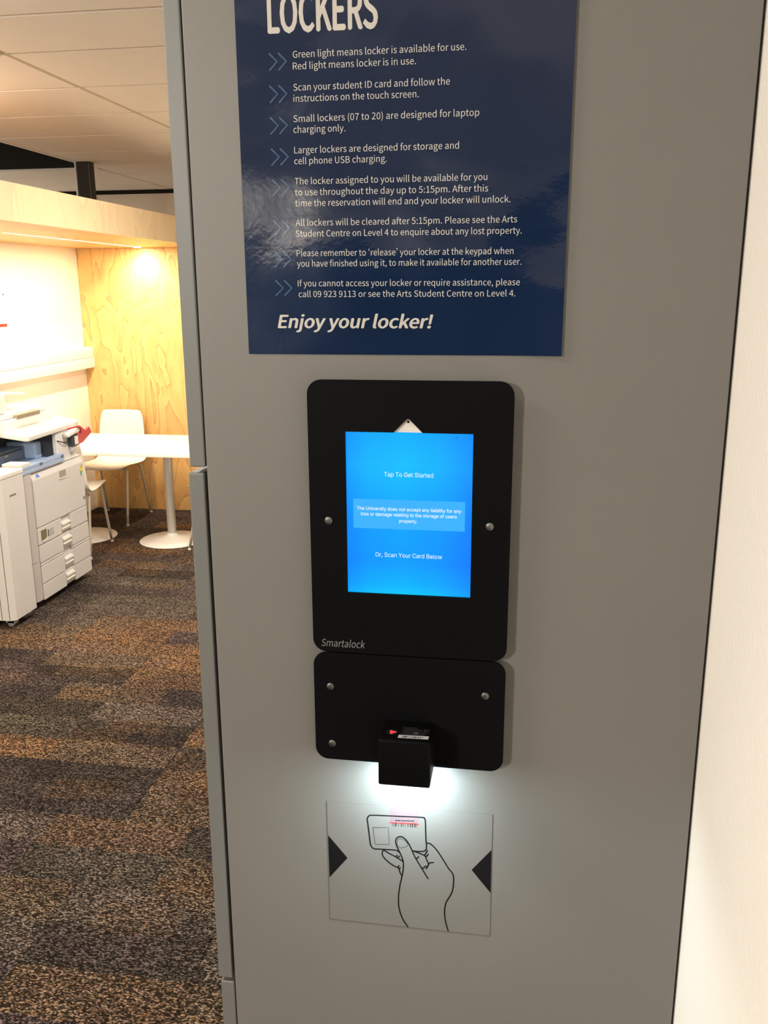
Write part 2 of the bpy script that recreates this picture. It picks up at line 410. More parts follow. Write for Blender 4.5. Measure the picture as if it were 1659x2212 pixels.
# ---------------------------------------------------------------- lettering (glyph outlines, one mesh per printed line)
GLYPHS = json.loads(r'''{"A":{" ":[78],"!":[113,[46,77,22,0,4,149,0,36,-32,0,1,-36],[56,-5,17,7,6,18,-6,17,-17,7,-16,-7,-7,-17,7,-18]],"(":[118,[84,-69,19,9,-33,81,-11,88,11,88,33,80,-19,9,-38,-82,-14,-95,14,-95]],")":[118,[35,-69,37,83,14,95,-14,95,-37,82,-20,-9,34,-80,11,-88,-11,-88,-34,-81]],",":[97,[26,-67,38,29,13,45,-7,27,-20,10,-17,-6,-7,-16,7,-17,17,-6,4,1,-10,-28,-25,-20]],".":[97,[49,-5,16,7,7,18,-7,17,-16,7,-17,-7,-6,-17,6,-18]],"0":[194,[97,-5,43,15,27,45,10,74,-10,74,-27,44,-43,14,-42,-14,-28,-44,-9,-74,9,-74,28,-45],[97,21,-25,12,-17,35,-7,61,7,61,17,35,25,11,26,-11,17,-35,6,-61,-6,-61,-17,-35]],"1":[194,[31,0,141,0,0,27,-52,0,0,230,-24,0,-24,-11,-30,-8,0,-20,46,0,0,-191,-57,0]],"2":[194,[15,0,162,0,0,28,-71,0,-42,-3,53,56,35,53,13,52,-10,40,-26,26,-39,9,-43,-10,-33,-27,19,-18,24,21,29,8,26,-6,16,-18,5,-26,-13,-47,-38,-55,-67,-64]],"3":[194,[92,-5,42,9,29,25,12,40,-8,31,-19,21,-28,13,0,2,33,22,13,39,-10,35,-26,22,-39,7,-39,-8,-32,-22,17,-21,24,18,29,7,32,-11,11,-29,-6,-25,-23,-18,-42,-6,0,-25,47,-6,26,-18,7,-27,-7,-26,-18,-16,-27,-6,-37,9,-26,20,-17,-20,32,-25]],"4":[194,[119,0,30,0,0,71,34,0,0,25,-34,0,0,161,-35,0,-107,-165,0,-21,112,0],[119,96,-79,0,59,88,20,38,2,0,-2,-47]],"5":[194,[92,-5,41,11,31,30,12,47,-11,47,-28,27,-39,8,-20,-2,-18,-8,7,74,96,0,0,28,-124,0,-9,-120,17,-11,21,11,22,4,28,-7,19,-20,6,-31,-7,-33,-20,-21,-27,-7,-38,9,-25,19,-17,-21,33,-23]],"7":[194,[69,0,34,0,8,89,22,75,45,73,0,20,-161,0,0,-28,125,0,-40,-69,-23,-73]],"9":[194,[82,-5,46,15,34,46,13,83,-11,68,-31,41,-44,13,-37,-10,-26,-29,-11,-44,9,-45,25,-27,37,-9,32,9,27,23,-10,-63,-23,-34,-31,-10,-24,5,-19,15,-18,-20,26,-19],[145,155,-27,-26,-27,-8,-25,7,-15,20,-5,30,5,31,16,20,22,7,28,-9,19,-27]],":":[97,[49,137,16,6,7,18,-7,18,-16,7,-17,-7,-6,-18,6,-18],[49,-5,16,7,7,18,-7,17,-16,7,-17,-7,-6,-17,6,-18]],"A":[213,[1,0,33,0,25,78,94,0,24,-78,34,0,-87,257,-36,0],[67,104,12,40,26,86,1,0,26,-86,13,-40]],"B":[230,[35,0,82,0,51,8,34,25,12,42,-6,30,-19,21,-27,11,0,1,28,21,10,35,-12,36,-31,20,-46,7,-76,0],[68,148,0,83,39,0,34,-4,20,-13,7,-24,-7,-23,-20,-14,-35,-5],[68,26,0,97,44,0,39,-5,23,-16,8,-26,-8,-28,-24,-17,-38,-5]],"C":[223,[132,-5,44,10,35,27,-18,21,-27,-21,-33,-8,-42,13,-28,36,-9,56,10,56,28,35,42,13,30,-7,23,-17,17,21,-29,22,-41,9,-58,-16,-41,-45,-15,-72,15,-71,40,-46]],"D":[241,[35,0,66,0,65,15,40,45,14,69,-14,70,-40,43,-67,15,-64,0],[68,27,0,203,29,0,50,-11,30,-35,10,-55,-10,-55,-30,-35,-50,-12]],"E":[206,[35,0,152,0,0,28,-119,0,0,93,97,0,0,28,-97,0,0,80,115,0,0,28,-148,0]],"G":[241,[136,-5,46,9,33,21,0,108,-84,0,0,-27,55,0,0,-67,-21,-11,-26,-4,-46,13,-29,36,-10,56,10,56,30,35,45,13,32,-7,23,-17,18,21,-29,21,-45,10,-61,-16,-41,-45,-16,-72,15,-71,41,-46]],"I":[103,[35,0,33,0,0,257,-33,0]],"K":[226,[35,0,33,0,0,81,44,53,77,-134,36,0,-93,159,81,98,-37,0,-108,-129,0,0,0,129,-33,0]],"L":[190,[35,0,145,0,0,28,-112,0,0,229,-33,0]],"O":[260,[130,-5,57,17,38,46,14,71,-14,71,-38,45,-57,16,-57,-16,-39,-45,-14,-71,14,-71,39,-46],[130,24,-40,13,-27,36,-9,56,9,56,27,35,40,13,40,-13,27,-35,9,-56,-9,-56,-27,-36]],"P":[222,[35,0,33,0,0,102,42,0,50,9,32,26,12,44,-12,45,-33,24,-50,7,-74,0],[68,129,0,101,36,0,38,-4,23,-15,7,-30,-7,-30,-22,-17,-37,-5]],"R":[222,[68,135,0,95,43,0,34,-4,21,-14,7,-27,-7,-28,-21,-17,-34,-5],[176,0,37,0,-66,112,31,14,20,24,7,35,-11,42,-32,23,-46,7,-81,0,0,-257,33,0,0,109,46,0]],"S":[209,[106,-5,47,10,30,26,11,37,-7,32,-19,22,-27,15,-37,16,-29,15,-13,28,13,27,35,10,32,-7,26,-17,17,21,-33,22,-42,9,-42,-9,-29,-24,-10,-35,8,-31,20,-21,24,-14,37,-16,30,-17,13,-29,-7,-21,-18,-15,-29,-5,-39,9,-32,23,-19,-23,39,-27]],"T":[210,[89,0,32,0,0,229,78,0,0,28,-188,0,0,-28,78,0]],"U":[252,[126,-5,47,11,33,35,12,65,0,151,-31,0,0,-152,-8,-48,-22,-26,-31,-7,-30,7,-21,26,-8,48,0,152,-33,0,0,-151,13,-65,32,-35]],"a":[197,[76,-5,33,8,30,20,1,0,3,-23,26,0,0,117,-7,41,-21,27,-38,10,-42,-8,-32,-17,12,-22,26,14,31,6,24,-7,12,-17,3,-24,-66,-13,-38,-23,-12,-35,7,-29,19,-18],[85,21,-24,7,-10,23,8,22,28,16,50,10,0,-53,-26,-18]],"b":[216,[116,-5,41,13,30,34,12,56,-9,51,-26,34,-41,12,-31,-8,-29,-19,1,34,0,77,-32,0,0,-279,26,0,3,20,1,0,27,-18],[111,22,-22,5,-25,15,0,100,26,19,25,7,29,-9,16,-24,5,-37,-7,-41,-19,-26]],"c":[179,[107,-5,33,7,29,17,-14,22,-21,-13,-24,-6,-31,9,-20,26,-8,38,8,38,21,26,31,9,20,-4,18,-12,16,21,-23,15,-32,7,-46,-12,-33,-34,-13,-54,12,-54,32,-34]],"d":[217,[97,-5,32,8,26,19,1,0,3,-22,26,0,0,279,-32,0,0,-73,1,-33,-24,16,-29,6,-41,-12,-30,-35,-11,-53,9,-54,27,-34],[104,22,-28,9,-18,25,-7,39,8,38,20,26,27,9,24,-5,23,-15,0,-100,-24,-19]],"e":[194,[109,-5,35,6,28,14,-12,21,-22,-11,-25,-4,-32,8,-22,23,-9,36,128,0,1,18,-9,47,-25,31,-42,11,-41,-12,-31,-35,-13,-53,13,-54,32,-34],[49,110,10,32,20,21,25,6,25,-6,17,-20,5,-33]],"f":[114,[12,164,25,0,0,-164,32,0,0,164,41,0,0,26,-41,0,0,30,7,28,20,10,22,-6,7,25,-32,6,-31,-7,-19,-22,-6,-33,0,-31,-25,-2]],"g":[197,[96,-88,51,10,34,24,12,32,-8,26,-22,15,-37,4,-37,0,-26,6,-7,15,3,13,9,10,28,-7,35,8,25,23,10,35,-5,23,-11,17,39,0,0,24,-66,0,-27,5,-35,-8,-26,-24,-10,-36,8,-30,17,-21,0,-1,-15,-15,-6,-21,5,-19,12,-12,0,-2,-21,-19,-7,-24,10,-27,27,-18],[96,82,-28,12,-12,33,12,33,28,12,29,-12,12,-33,-12,-33],[101,-65,-41,9,-14,24,4,16,15,16,25,-3,33,0,28,-5,10,-19,-16,-27]],"h":[213,[32,0,32,0,0,138,26,22,26,7,21,-5,12,-17,3,-29,0,-116,32,0,0,120,-6,41,-19,25,-33,9,-35,-9,-28,-23,1,39,0,77,-32,0]],"i":[96,[32,0,32,0,0,190,-32,0],[48,229,16,6,6,16,-6,15,-16,5,-15,-5,-6,-15,6,-16]],"j":[96,[12,-85,31,8,16,22,5,33,0,212,-31,0,0,-212,-5,-27,-19,-10,-18,3,-6,-24],[48,229,16,6,6,16,-6,15,-16,5,-15,-5,-6,-15,6,-16]],"k":[193,[32,0,32,0,0,50,35,42,56,-92,35,0,-72,113,63,77,-35,0,-81,-100,-1,0,0,189,-32,0]],"l":[99,[66,-5,18,3,-4,25,-7,-1,-6,3,-3,11,0,243,-32,0,0,-241,8,-31]],"m":[324,[32,0,32,0,0,138,25,22,23,7,20,-5,12,-17,3,-29,0,-116,32,0,0,138,25,22,23,7,20,-5,12,-17,4,-29,0,-116,31,0,0,120,-6,41,-19,25,-32,9,-33,-10,-30,-26,-18,26,-35,10,-31,-9,-28,-24,0,0,-4,28,-26,0]],"n":[214,[32,0,32,0,0,138,26,22,26,7,21,-5,12,-17,3,-29,0,-116,32,0,0,120,-6,41,-19,25,-33,9,-35,-9,-29,-24,0,0,-4,28,-26,0]],"o":[212,[106,-5,44,12,32,34,12,54,-12,54,-32,34,-44,12,-43,-12,-32,-34,-13,-54,13,-54,32,-34],[106,22,-29,9,-19,26,-7,38,7,38,19,26,29,9,29,-9,19,-26,7,-38,-7,-38,-19,-26]],"p":[217,[32,-80,32,0,0,64,-1,34,27,-17,26,-6,41,13,30,34,12,56,-9,51,-26,34,-41,12,-32,-8,-29,-19,0,0,-4,22,-26,0],[111,22,-22,5,-25,15,0,100,27,19,24,7,29,-9,16,-24,5,-37,-7,-41,-19,-26]],"q":[217,[153,-80,32,0,0,270,-26,0,-3,-18,-1,0,-25,17,-29,6,-41,-12,-30,-35,-11,-53,9,-54,27,-34,42,-12,31,8,26,19,-1,-35],[104,22,-28,9,-18,25,-7,39,8,38,20,26,27,9,24,-5,23,-15,0,-100,-24,-19]],"r":[136,[32,0,32,0,0,122,23,34,25,10,19,-3,6,28,-21,4,-30,-11,-24,-29,0,0,-4,35,-26,0]],"s":[164,[82,-5,38,8,23,21,8,28,-9,29,-22,17,-27,12,-28,12,-13,21,9,19,27,8,23,-5,20,-12,15,20,-26,16,-33,6,-35,-7,-23,-20,-7,-27,8,-26,21,-18,26,-11,30,-14,13,-22,-9,-21,-28,-9,-30,7,-26,16,-16,-21,32,-19]],"t":[132,[92,-5,35,7,-6,25,-22,-6,-23,10,-6,27,0,106,51,0,0,26,-51,0,0,54,-27,0,-3,-54,-31,-2,0,-24,29,0,0,-105,5,-34,17,-22]],"u":[213,[88,-5,34,10,29,25,1,0,2,-30,27,0,0,190,-32,0,0,-135,-25,-24,-27,-8,-20,5,-12,17,-3,29,0,116,-33,0,0,-120,7,-41,19,-25]],"v":[182,[73,0,38,0,67,190,-32,0,-36,-108,-17,-56,-2,0,-17,56,-36,108,-33,0]],"w":[281,[62,0,37,0,27,102,13,55,2,0,13,-54,27,-103,39,0,52,190,-31,0,-28,-110,-11,-53,-2,0,-13,53,-30,110,-31,0,-30,-110,-13,-53,-1,0,-12,53,-28,110,-33,0]],"y":[182,[35,-82,33,9,23,23,15,34,72,206,-31,0,-35,-105,-15,-54,-2,0,-19,54,-38,105,-33,0,76,-190,-4,-15,-17,-29,-26,-12,-15,3,-6,-25]],"\u2018":[102,[76,283,-7,14,-30,-25,-14,-41,8,-24,20,-9,18,7,6,16,-6,16,-16,6,-10,-3,9,24]],"\u2019":[102,[26,210,7,-14,30,25,14,41,-8,24,-20,9,-18,-7,-6,-16,6,-16,17,-6,9,3,-9,-24]]},"B":{" ":[188],",":[188,[38,-119,30,190,69,0,-53,-190]],".":[188,[95,-4,-17,3,-15,10,-10,15,-3,17,3,18,10,14,15,10,17,4,18,-4,15,-10,10,-14,3,-18,-3,-17,-10,-15,-15,-10]],"B":[456,[60,0,0,509,181,0,48,-5,40,-13,30,-22,22,-27,13,-32,4,-36,-3,-30,-8,-24,-14,-19,-17,-15,-41,-19,0,-5,24,-5,24,-12,22,-18,17,-24,12,-30,4,-37,-5,-36,-13,-33,-23,-28,-33,-21,-43,-14,-54,-4],[125,57,120,0,51,6,34,17,19,25,6,32,-3,24,-10,23,-15,19,-21,15,-27,10,-31,3,-123,0],[125,285,113,0,27,3,23,8,20,13,15,17,10,22,3,24,-6,31,-17,26,-30,17,-43,6,-115,0]],"C":[510,[267,-7,-62,8,-55,24,-46,38,-34,52,-22,64,-8,75,8,75,22,64,34,52,46,39,55,24,62,8,38,-3,35,-9,33,-14,29,-19,25,-24,21,-29,15,-33,10,-37,-65,0,-7,25,-12,22,-14,18,-18,15,-20,12,-22,9,-48,7,-44,-6,-39,-18,-34,-29,-25,-39,-16,-50,-6,-60,6,-60,16,-49,26,-40,33,-29,39,-17,44,-6,48,7,22,9,20,12,18,15,14,18,12,22,7,24,65,0,-10,-36,-15,-33,-20,-29,-26,-24,-29,-19,-32,-14,-36,-9]],"E":[419,[60,0,0,509,312,0,0,-57,-247,0,0,-166,230,0,0,-57,-230,0,0,-172,250,0,0,-57]],"F":[410,[60,0,0,509,309,0,0,-57,-244,0,0,-174,221,0,0,-57,-221,0,0,-221]],"G":[520,[269,-7,-64,8,-56,24,-45,39,-35,52,-22,63,-7,75,7,75,22,64,34,52,46,39,54,24,62,8,39,-3,36,-9,34,-15,29,-20,26,-24,20,-29,16,-32,9,-35,-66,0,-21,44,-31,34,-19,12,-22,9,-24,6,-26,2,-43,-6,-39,-18,-33,-28,-25,-40,-16,-50,-6,-60,6,-60,16,-49,26,-40,33,-29,40,-17,45,-6,40,4,36,14,29,22,22,30,14,37,5,42,19,-3,-151,0,0,57,195,0,0,-56,-7,-59,-20,-50,-32,-41,-42,-31,-51,-19]],"O":[533,[267,-7,-62,8,-55,24,-45,38,-35,52,-22,64,-8,75,8,75,22,64,35,52,45,39,55,24,62,8,62,-8,55,-24,45,-39,35,-52,22,-64,7,-75,-7,-75,-22,-64,-35,-52,-45,-38,-55,-24],[267,53,43,6,39,17,34,29,25,39,17,50,5,60,-5,60,-17,51,-25,39,-34,29,-39,17,-43,6,-44,-6,-39,-17,-33,-29,-26,-40,-16,-50,-6,-60,6,-60,16,-50,26,-39,33,-29,39,-17]],"S":[447,[224,-9,-52,5,-44,13,-37,22,-27,29,-18,36,-8,41,66,0,6,-27,13,-22,19,-17,24,-12,28,-7,30,-3,33,3,29,8,25,14,18,18,12,22,5,25,-4,22,-10,18,-16,14,-20,12,-51,17,-61,17,-56,21,-42,29,-26,37,-8,46,6,41,17,35,27,28,36,22,42,13,47,5,48,-5,41,-13,35,-22,26,-27,17,-34,7,-37,-64,0,-11,34,-24,25,-35,16,-42,6,-31,-3,-27,-8,-22,-13,-16,-17,-11,-20,-3,-22,4,-24,12,-18,17,-15,21,-11,43,-15,52,-14,48,-15,47,-26,20,-18,16,-22,10,-27,3,-32,-5,-40,-17,-35,-26,-30,-37,-23,-45,-15]],"T":[449,[32,452,0,57,385,0,0,-57,-160,0,0,-452,-64,0,0,452]],"U":[517,[259,-8,-56,6,-49,17,-40,28,-29,37,-19,44,-6,49,0,336,64,0,0,-331,4,-34,13,-31,19,-26,27,-19,33,-12,39,-4,39,4,33,12,26,19,20,26,12,31,4,34,0,331,64,0,0,-336,-6,-49,-18,-44,-30,-37,-40,-28,-48,-17]],"Y":[472,[203,0,0,208,-187,301,75,0,101,-165,30,-52,28,-62,-26,0,27,63,29,51,101,165,74,0,-187,-301,0,-208]],"a":[389,[160,-9,-34,4,-32,10,-26,17,-20,23,-13,28,-5,35,4,30,9,23,15,18,20,14,47,18,53,9,56,7,31,8,8,8,3,12,0,2,-3,22,-6,18,-11,14,-16,11,-20,7,-24,2,-25,-2,-22,-7,-17,-9,-14,-12,-18,-27,-59,17,16,31,22,24,25,18,29,11,30,7,31,2,45,-5,24,-7,23,-12,20,-17,16,-23,11,-30,4,-39,0,-251,-60,0,0,52,-5,0,-20,-27,-16,-13,-21,-11,-25,-7],[170,45,32,4,26,10,20,15,15,19,9,22,4,23,0,52,-17,-8,-28,-6,-31,-5,-25,-3,-41,-9,-17,-9,-14,-11,-8,-15,-3,-19,2,-18,8,-15,12,-11,16,-9,19,-5]],"b":[424,[229,-8,-31,3,-26,9,-19,13,-15,14,-20,28,-6,0,0,-59,-59,0,0,509,61,0,0,-190,4,0,19,27,15,14,19,13,26,8,32,3,45,-6,39,-17,32,-29,25,-39,15,-48,5,-56,-5,-56,-15,-49,-24,-39,-33,-29,-39,-18],[220,47,33,4,26,15,22,22,15,29,9,34,3,38,-3,38,-9,34,-15,29,-21,21,-27,14,-33,5,-32,-5,-27,-13,-21,-21,-15,-28,-9,-34,-3,-40,3,-39,9,-35,15,-29,22,-21,26,-14]],"c":[396,[207,-8,-48,6,-42,18,-35,30,-26,39,-16,48,-6,54,6,56,16,48,26,39,35,30,42,18,48,6,27,-1,26,-6,24,-9,21,-12,19,-15,16,-19,13,-21,9,-24,-59,-15,-13,27,-20,22,-28,14,-35,5,-34,-5,-28,-15,-21,-23,-16,-29,-9,-34,-3,-37,3,-36,9,-34,16,-28,21,-23,28,-15,34,-5,36,6,28,14,21,23,12,28,59,-15,-9,-24,-13,-22,-16,-19,-19,-16,-21,-12,-24,-10,-26,-5]],"d":[424,[195,-8,-44,6,-40,18,-32,29,-24,39,-16,49,-5,56,5,56,16,48,24,39,33,29,39,17,45,6,32,-3,25,-8,19,-13,15,-14,19,-27,5,0,0,190,61,0,0,-509,-59,0,0,59,-6,0,-20,-28,-15,-14,-20,-13,-25,-9],[205,47,31,4,27,14,21,21,15,29,10,35,3,39,-3,40,-9,34,-16,28,-21,21,-26,13,-32,5,-33,-5,-27,-14,-21,-21,-16,-29,-9,-34,-3,-38,3,-38,10,-34,15,-29,21,-22,27,-15]],"e":[404,[212,-8,-51,6,-44,18,-35,30,-26,39,-16,47,-6,55,5,55,16,48,26,39,34,30,42,19,48,6,31,-2,30,-8,28,-13,25,-20,22,-26,16,-33,11,-40,3,-48,0,-25,-296,0,0,52,263,0,-28,-19,-3,35,-9,32,-15,25,-20,20,-26,12,-32,4,-32,-4,-27,-13,-21,-19,-16,-24,-10,-29,-3,-30,0,-33,4,-39,10,-33,18,-26,23,-19,28,-11,33,-4,42,7,17,8,14,12,12,15,9,17,59,-14,-12,-28,-18,-24,-24,-20,-28,-15,-34,-9]],"f":[254,[228,379,0,-52,-222,0,0,52],[81,0,0,432,3,29,12,25,17,19,22,14,26,8,26,3,35,-3,21,-6,-16,-53,-12,4,-20,2,-24,-4,-17,-10,-9,-17,-3,-24,0,-419]],"g":[425,[207,-151,-39,3,-34,8,-29,13,-23,17,-18,19,-13,22,50,28,21,-25,14,-12,18,-10,24,-7,29,-2,42,5,33,17,22,28,7,41,0,74,-5,0,-19,-27,-15,-13,-20,-12,-25,-8,-32,-3,-43,5,-39,17,-33,26,-25,37,-16,46,-5,55,5,55,16,47,25,39,32,29,40,17,44,6,32,-2,25,-9,20,-13,15,-14,20,-27,5,0,0,60,59,0,0,-388,-5,-45,-17,-36,-26,-27,-33,-19,-40,-11],[205,59,32,4,27,12,21,20,15,26,9,33,3,39,-3,38,-9,33,-15,27,-21,21,-27,13,-32,5,-33,-5,-27,-13,-21,-22,-15,-28,-10,-33,-3,-36,3,-38,10,-32,15,-27,21,-20,27,-13]],"h":[410,[114,227,0,-227,-61,0,0,509,61,0,0,-222,-12,0,22,45,28,30,35,17,40,5,37,-4,31,-11,26,-20,20,-28,12,-36,4,-45,0,-240,-61,0,0,235,-6,40,-17,29,-27,19,-36,6,-26,-3,-23,-9,-20,-14,-15,-20,-9,-26]],"i":[167,[53,0,0,379,61,0,0,-379],[84,443,-17,3,-13,9,-10,13,-3,15,3,16,10,13,13,9,17,3,16,-3,14,-9,9,-13,3,-16,-3,-15,-9,-13,-14,-9]],"l":[189,[139,-2,-38,5,-27,17,-16,27,-5,37,0,425,61,0,0,-410,1,-22,5,-15,10,-8,16,-2,14,1,10,1,11,-51,-19,-4]],"m":[610,[53,0,0,379,59,0,0,-84,-4,0,10,28,14,23,19,17,21,13,23,8,24,2,38,-6,30,-19,22,-30,12,-36,-9,0,10,26,15,22,20,18,24,14,26,8,30,3,31,-3,29,-11,25,-18,19,-26,12,-32,4,-41,0,-255,-61,0,0,254,-6,35,-17,24,-26,13,-28,4,-24,-2,-21,-8,-16,-13,-13,-17,-7,-20,-3,-23,0,-247,-61,0,0,260,-5,28,-16,23,-24,15,-30,4,-21,-2,-20,-8,-18,-13,-14,-18,-9,-23,-3,-28,0,-238]],"n":[410,[114,227,0,-227,-61,0,0,379,59,0,0,-92,-10,0,22,45,28,30,35,17,40,5,37,-4,31,-11,26,-20,20,-28,12,-36,4,-45,0,-240,-61,0,0,235,-6,40,-17,29,-27,19,-36,6,-26,-3,-23,-9,-20,-14,-15,-20,-9,-26]],"o":[415,[207,-8,-48,6,-42,18,-35,30,-26,39,-16,48,-6,54,6,56,16,48,26,39,35,30,42,18,48,6,49,-6,43,-18,34,-30,26,-39,17,-48,5,-56,-5,-54,-17,-48,-26,-39,-34,-30,-43,-18],[207,46,35,5,28,15,22,23,15,28,9,34,3,36,-3,37,-9,34,-15,29,-22,23,-28,15,-35,5,-34,-5,-28,-15,-21,-23,-16,-29,-9,-34,-3,-37,3,-36,9,-34,16,-28,21,-23,28,-15]],"p":[424,[53,-143,0,522,59,0,0,-60,6,0,19,27,15,14,19,13,26,8,32,3,45,-6,39,-17,32,-29,25,-39,15,-48,5,-56,-5,-56,-15,-49,-24,-39,-33,-29,-39,-18,-45,-6,-31,3,-25,9,-20,13,-15,14,-20,28,-4,0,0,-202],[220,47,33,4,26,15,22,22,15,29,9,34,3,38,-3,38,-9,34,-15,29,-21,21,-27,14,-33,5,-32,-5,-27,-13,-21,-21,-15,-28,-9,-34,-3,-40,3,-39,9,-35,15,-29,22,-21,26,-14]],"r":[259,[53,0,0,379,59,0,0,-58,3,0,15,26,22,20,29,13,32,5,16,-1,14,0,0,-62,-13,2,-23,2,-25,-3,-23,-8,-19,-14,-14,-17,-9,-22,-3,-25,0,-237]],"s":[365,[182,-8,-37,3,-33,8,-28,15,-22,20,-17,25,-9,31,58,13,11,-28,19,-19,26,-11,31,-4,36,5,27,12,18,19,6,22,-3,18,-11,15,-17,11,-25,8,-63,15,-45,16,-32,22,-19,29,-6,37,4,31,14,27,22,22,28,16,34,11,38,3,36,-3,31,-9,25,-14,20,-19,15,-23,10,-26,-56,-13,-10,21,-15,18,-24,12,-32,5,-31,-4,-25,-12,-17,-18,-5,-22,3,-19,12,-15,20,-11,28,-9,57,-14,46,-15,31,-23,19,-29,6,-35,-5,-32,-14,-28,-22,-23,-30,-18,-37,-11]],"t":[227,[204,379,0,-52,-198,0,0,52],[65,471,61,0,0,-373,2,-22,8,-15,14,-8,20,-3,15,1,17,3,11,-52,-21,-5,-24,-1,-43,6,-33,19,-20,31,-7,41]],"u":[410,[182,-5,-36,4,-31,12,-26,20,-20,28,-12,36,-4,44,0,240,61,0,0,-235,5,-39,18,-30,27,-19,36,-6,26,3,23,9,19,15,15,20,10,25,3,31,0,226,61,0,0,-379,-59,0,0,92,9,0,-21,-45,-29,-30,-35,-17]],"v":[389,[163,0,-146,379,67,0,81,-224,22,-68,19,-66,-22,0,19,66,21,68,81,224,66,0,-145,-379]],"w":[567,[138,0,-115,379,64,0,46,-165,21,-77,21,-96,-10,0,21,94,20,79,46,165,64,0,46,-165,20,-78,20,-95,-11,0,22,94,21,79,46,165,65,0,-116,-379,-61,0,-49,172,-14,53,-14,55,-14,58,14,0,-14,-58,-14,-55,-15,-53,-49,-172]],"y":[389,[47,-139,14,53,10,-1,33,-2,14,5,12,10,11,16,10,22,12,35,-146,380,67,0,81,-224,22,-68,19,-66,-22,0,18,66,22,68,81,224,66,0,-167,-437,-13,-27,-14,-22,-18,-17,-20,-12,-22,-7,-26,-2,-26,2]]}}''')

def text_mesh(s, fnt, x, z, width=None, size=1.0, shear=0.0, bold=0.0, track=0.0, align='l'):
    """returns a bmesh of the words in the x-z plane, baseline start (x, z), all in metres"""
    G = GLYPHS[fnt]
    cu = bpy.data.curves.new('t', 'CURVE'); cu.dimensions = '2D'; cu.fill_mode = 'FRONT'
    cu.resolution_u = 1
    caph = max(sum(d[1::2][:k + 1]) for d in G['C' if fnt == 'A' else 'T'][1:] for k in range(len(d) // 2)) / 1000
    shifts = [(0, 0)] if not bold else [(-bold * caph, 0), (0, 0), (bold * caph, 0), (0, bold * caph * 0.6), (0, -bold * caph * 0.6)]
    pen = 0.0
    for ch in s:
        g = G[ch]
        for d in g[1:]:
            px = py = 0
            P = []
            for i in range(0, len(d), 2):
                px += d[i]; py += d[i + 1]
                P.append((px / 1000 + pen + shear * py / 1000, py / 1000))
            sp = cu.splines.new('POLY'); sp.points.add(len(P) - 1); sp.use_cyclic_u = True
            for i, (a, b_) in enumerate(P): sp.points[i].co = (a, b_, 0, 1)
        pen += g[0] / 1000 + track
    o = bpy.data.objects.new('t', cu)
    me = bpy.data.meshes.new_from_object(o)
    bm = bmesh.new(); bm.from_mesh(me)
    bpy.data.objects.remove(o); bpy.data.curves.remove(cu); bpy.data.meshes.remove(me)
    if bold:      # heavier strokes: the same outlines laid down with small shifts
        geo = bm.verts[:] + bm.edges[:] + bm.faces[:]
        for lay, (dx, dy) in enumerate(shifts):
            if (dx, dy) == (0, 0): continue
            r = bmesh.ops.duplicate(bm, geom=geo)
            bmesh.ops.translate(bm, verts=[v for v in r['geom'] if isinstance(v, bmesh.types.BMVert)], vec=(dx, dy, 0.00004 * (lay + 1)))
    xs = [v.co.x for v in bm.verts]
    x0, x1 = min(xs), max(xs)
    sx = (width / (x1 - x0)) if width else size
    off = x0 if width else 0
    size = size / caph
    if align == 'c': off = (x0 + x1) / 2
    for v in bm.verts:
        v.co = Vector(((v.co.x - off) * sx + x, -v.co.z, v.co.y * size + z))
    return bm

def flip_front(bm):
    bm.normal_update()
    for f in bm.faces:
        if f.normal.y > 0: f.normal_flip()
# ================================================================ SETTING
YE, XL, XB, ZS, ZT = 6.034, -3.576, -2.476, 2.128, 2.309
XW = 0.1815
ZC = 2.70
X_FARL, Y_FAR, Y_BACK = -6.2, 7.32, -6.1

floor = tag(obj('floor', bmbox(X_FARL, XW + 0.2, Y_BACK, Y_FAR + 0.1, -0.08, -0.006), M_CARPET), kind='structure')
bm = bmbox(0.0006, 0.4994, 0.0006, 0.4994, -0.006, 0.0, bev=0.0008, seg=1)
first = None
x = -1.33 - 0.5 * 9
tile_proto = None
while x < XW - 0.01:
    y = 0.0 - 0.5 * 4 - 0.18
    while y < Y_FAR:
        if tile_proto is None:
            tile_proto = obj('carpet_tile', bm, M_CARPET, floor)
            c = tile_proto
        else:
            c = tile_proto.copy(); COL.objects.link(c); c.parent = floor
        if x + 0.5 > XW:   # cut against the wall
            c.scale = ((XW - x) / 0.5, 1, 1)
        c.location = (x, y, random.uniform(-0.0003, 0.0003))
        y += 0.5
    x += 0.5

# ceiling: slab, grid, one object per tile
ceiling = tag(obj('ceiling', (lambda b: (box(b, X_FARL, XW + 0.2, Y_BACK, 3.3, 2.75, 2.85), box(b, X_FARL, XW + 0.2, 5.89, Y_FAR + 0.1, 2.75, 2.85), box(b, -3.20, XW + 0.2, 3.3, 5.89, 2.75, 2.85), b)[-1])(bmesh.new()), M_DARK), kind='structure')
xl = [-6.2] + [-2.05 + 1.2 * k for k in range(-3, 2)] + [XW + 0.02]
yl = [-6.1, -5.57, -4.97, -4.37, -3.77, -3.17, -2.57, -1.97, -1.37, -0.77, -0.17, 0.43, 1.03, 1.63, 2.23, 2.686, 3.286, 3.886, 4.486, 5.086, 5.686, 6.286, 6.886, 7.32]
def in_void(a, b, c, d): return b < -3.2 and c > 3.25 and d < 5.95
def tile_at(a, b, c, d):
    q = bmesh.new(); box(q, a + 0.011, b - 0.011, c + 0.011, d - 0.011, ZC, ZC + 0.015, bev=0.002, seg=1)
    return obj('ceiling_tile', q, M_TILE, ceiling)
def light_here(a, b, c, d):
    for L in ADDED_LIGHTS:
        if L[0] + L[2] > a and L[0] - L[2] < b and L[1] + L[3] > c and L[1] - L[3] < d: return True
    return False
